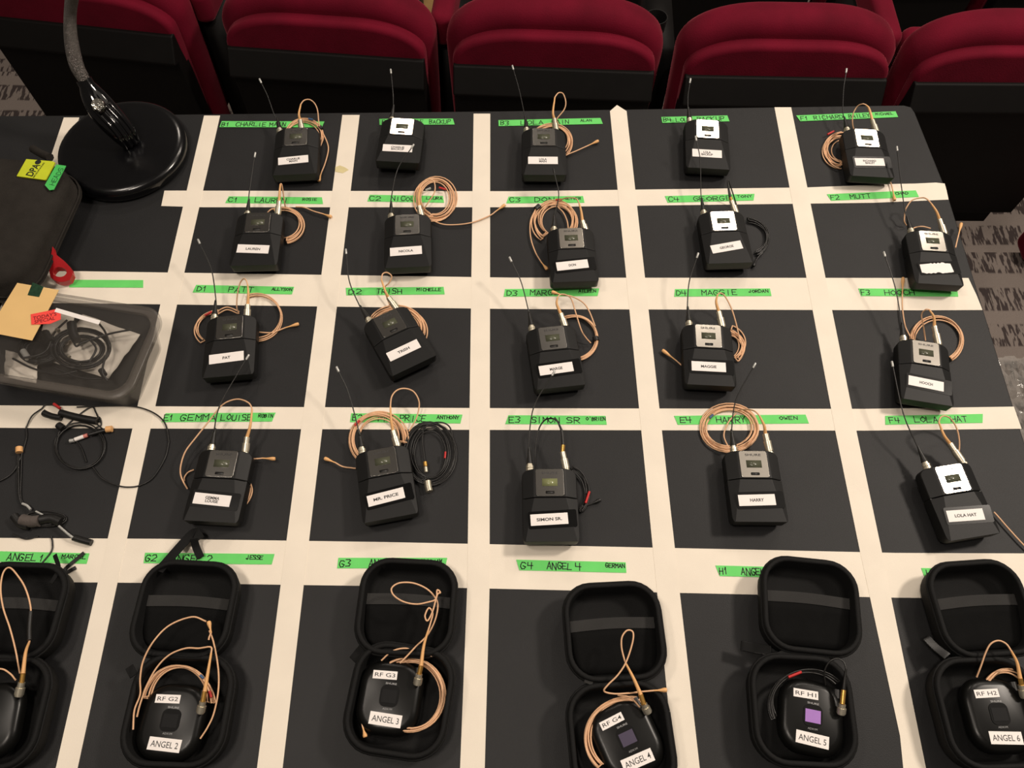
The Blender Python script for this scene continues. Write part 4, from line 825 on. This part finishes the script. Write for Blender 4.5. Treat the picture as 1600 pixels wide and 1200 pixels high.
# small things between and beyond the seats
q = PY(1026, 26, 1.745); inv_ = Matrix.LocRotScale(SEATROOT[2].location, SEATROOT[2].rotation_euler, None).inverted(); q = inv_ @ q
bm = bmesh.new(); lathe(bm, [(.021, -.062), (.024, -.061), (.0265, -.012), (.0275, 0), (.0258, 0), (.0245, -.01), (.022, -.056), (.004, -.058)], 32)
bmesh.ops.translate(bm, verts=bm.verts[:], vec=q); ch = obj('cup_holder', fixn(bm), M_BLACK, SEATROOT[2])
bm = bmesh.new(); box(bm, q.x - .03, q.x - .012, .10, q.y - .015, q.z - .035, q.z - .02); obj('bracket', fixn(bm), M_BLACK, ch, False)
zt_ = .26
qa, qb = PF(650, 6, zt_), PF(716, 6, zt_)
bm = bmesh.new(); box(bm, qa.x - .05, qb.x + .05, -.09, .09, -.2, zt_); o = obj('wooden_crate', fixn(bm), mat('tan_wood', (140, 108, 62), .5, var=.15, vscale=14), None, False); o.location = (0, 2.13, 0); bevel(o, .003); tag(o, 'tan wooden crate glimpsed between the second and third seats', 'crate')
q3 = PF(716, 8, zt_); bm = bmesh.new(); lathe(bm, [(.02, 0.0003), (.03, .002), (.042, .02), (.046, .04), (.044, .04), (.038, .02), (.004, .006)], 32); o = obj('metal_bowl', fixn(bm), M_METAL); o.location = (q3.x + .02, 2.12, zt_); tag(o, 'shiny metal bowl on the crate at the top edge', 'bowl')
q4 = PF(652, 8, zt_); wr = thing('reel', (q4.x - .015, 2.12, zt_), 'white and black reel on the crate at the top edge', 'reel')
bm = bmesh.new(); lathe(bm, [(.004, .0003), (.034, .0003), (.034, .03), (.004, .03)], 32); obj('core', fixn(bm), M_BLACK, wr, False)
bm = bmesh.new(); lathe(bm, [(.004, .0301), (.028, .0301), (.028, .036), (.004, .036)], 32); obj('cap', fixn(bm), M_LABEL, wr, False)
# things on the floor at the right
pa = [PF(1500, 560, .01), PF(1680, 560, .01), PF(1720, 745, .01), PF(1570, 745, .01)]
pc = sum(pa, Vector()) / 4; pc.z = 0; bm = bmesh.new(); n = 30; g = []; rr = random.Random(3)
for i in range(n):
    for j in range(n):
        u_, v_ = i / (n - 1), j / (n - 1); p = (pa[0] * (1 - u_) + pa[1] * u_) * (1 - v_) + (pa[3] * (1 - u_) + pa[2] * u_) * v_ - pc
        p.z = .004 + rr.uniform(0, .018) + .008 * abs(math.sin(u_ * 17 + v_ * 5)); p.x += rr.uniform(-.004, .004); p.y += rr.uniform(-.004, .004); g.append(bm.verts.new(p))
for i in range(n - 1):
    for j in range(n - 1): bm.faces.new((g[i * n + j], g[(i + 1) * n + j], g[(i + 1) * n + j + 1], g[i * n + j + 1]))
o = obj('plastic_sheet', fixn(bm), plastic_clear('clear_film', (200, 196, 190), .22, .06), None, False); o.location = pc; sm = o.modifiers.new('s', 'SOLIDIFY'); sm.thickness = .0004
tag(o, 'crumpled clear plastic sheet on the carpet at the right edge', 'plastic sheet')
q = PF(1640, 378, .06); bm = bmesh.new(); prism(bm, rrect(.13, .10, .03, 5), .004, .10); o = obj('cushion', fixn(bm), M_VELVET); bevel(o, .03, 5); o.location = (q.x, q.y, 0); tag(o, 'corner of a small red velvet cushion on the carpet at the right edge', 'cushion')

pa = [P(*q) for q in ((524, 262), (531, 259), (539, 262), (545, 266), (536, 271), (524, 269))]; pc = sum(pa, Vector()) / 6; pc.z = TZ
bm = bmesh.new(); prism(bm, [(p.x - pc.x, p.y - pc.y) for p in pa], .0007, .001); o = obj('tape_scrap', fixn(bm), mat('yellowed_scrap', (214, 200, 150), .7, var=.06), None, False); o.location = pc
tag(o, 'yellowed scrap stuck on the white strip between cells B1 and B2', 'scrap')
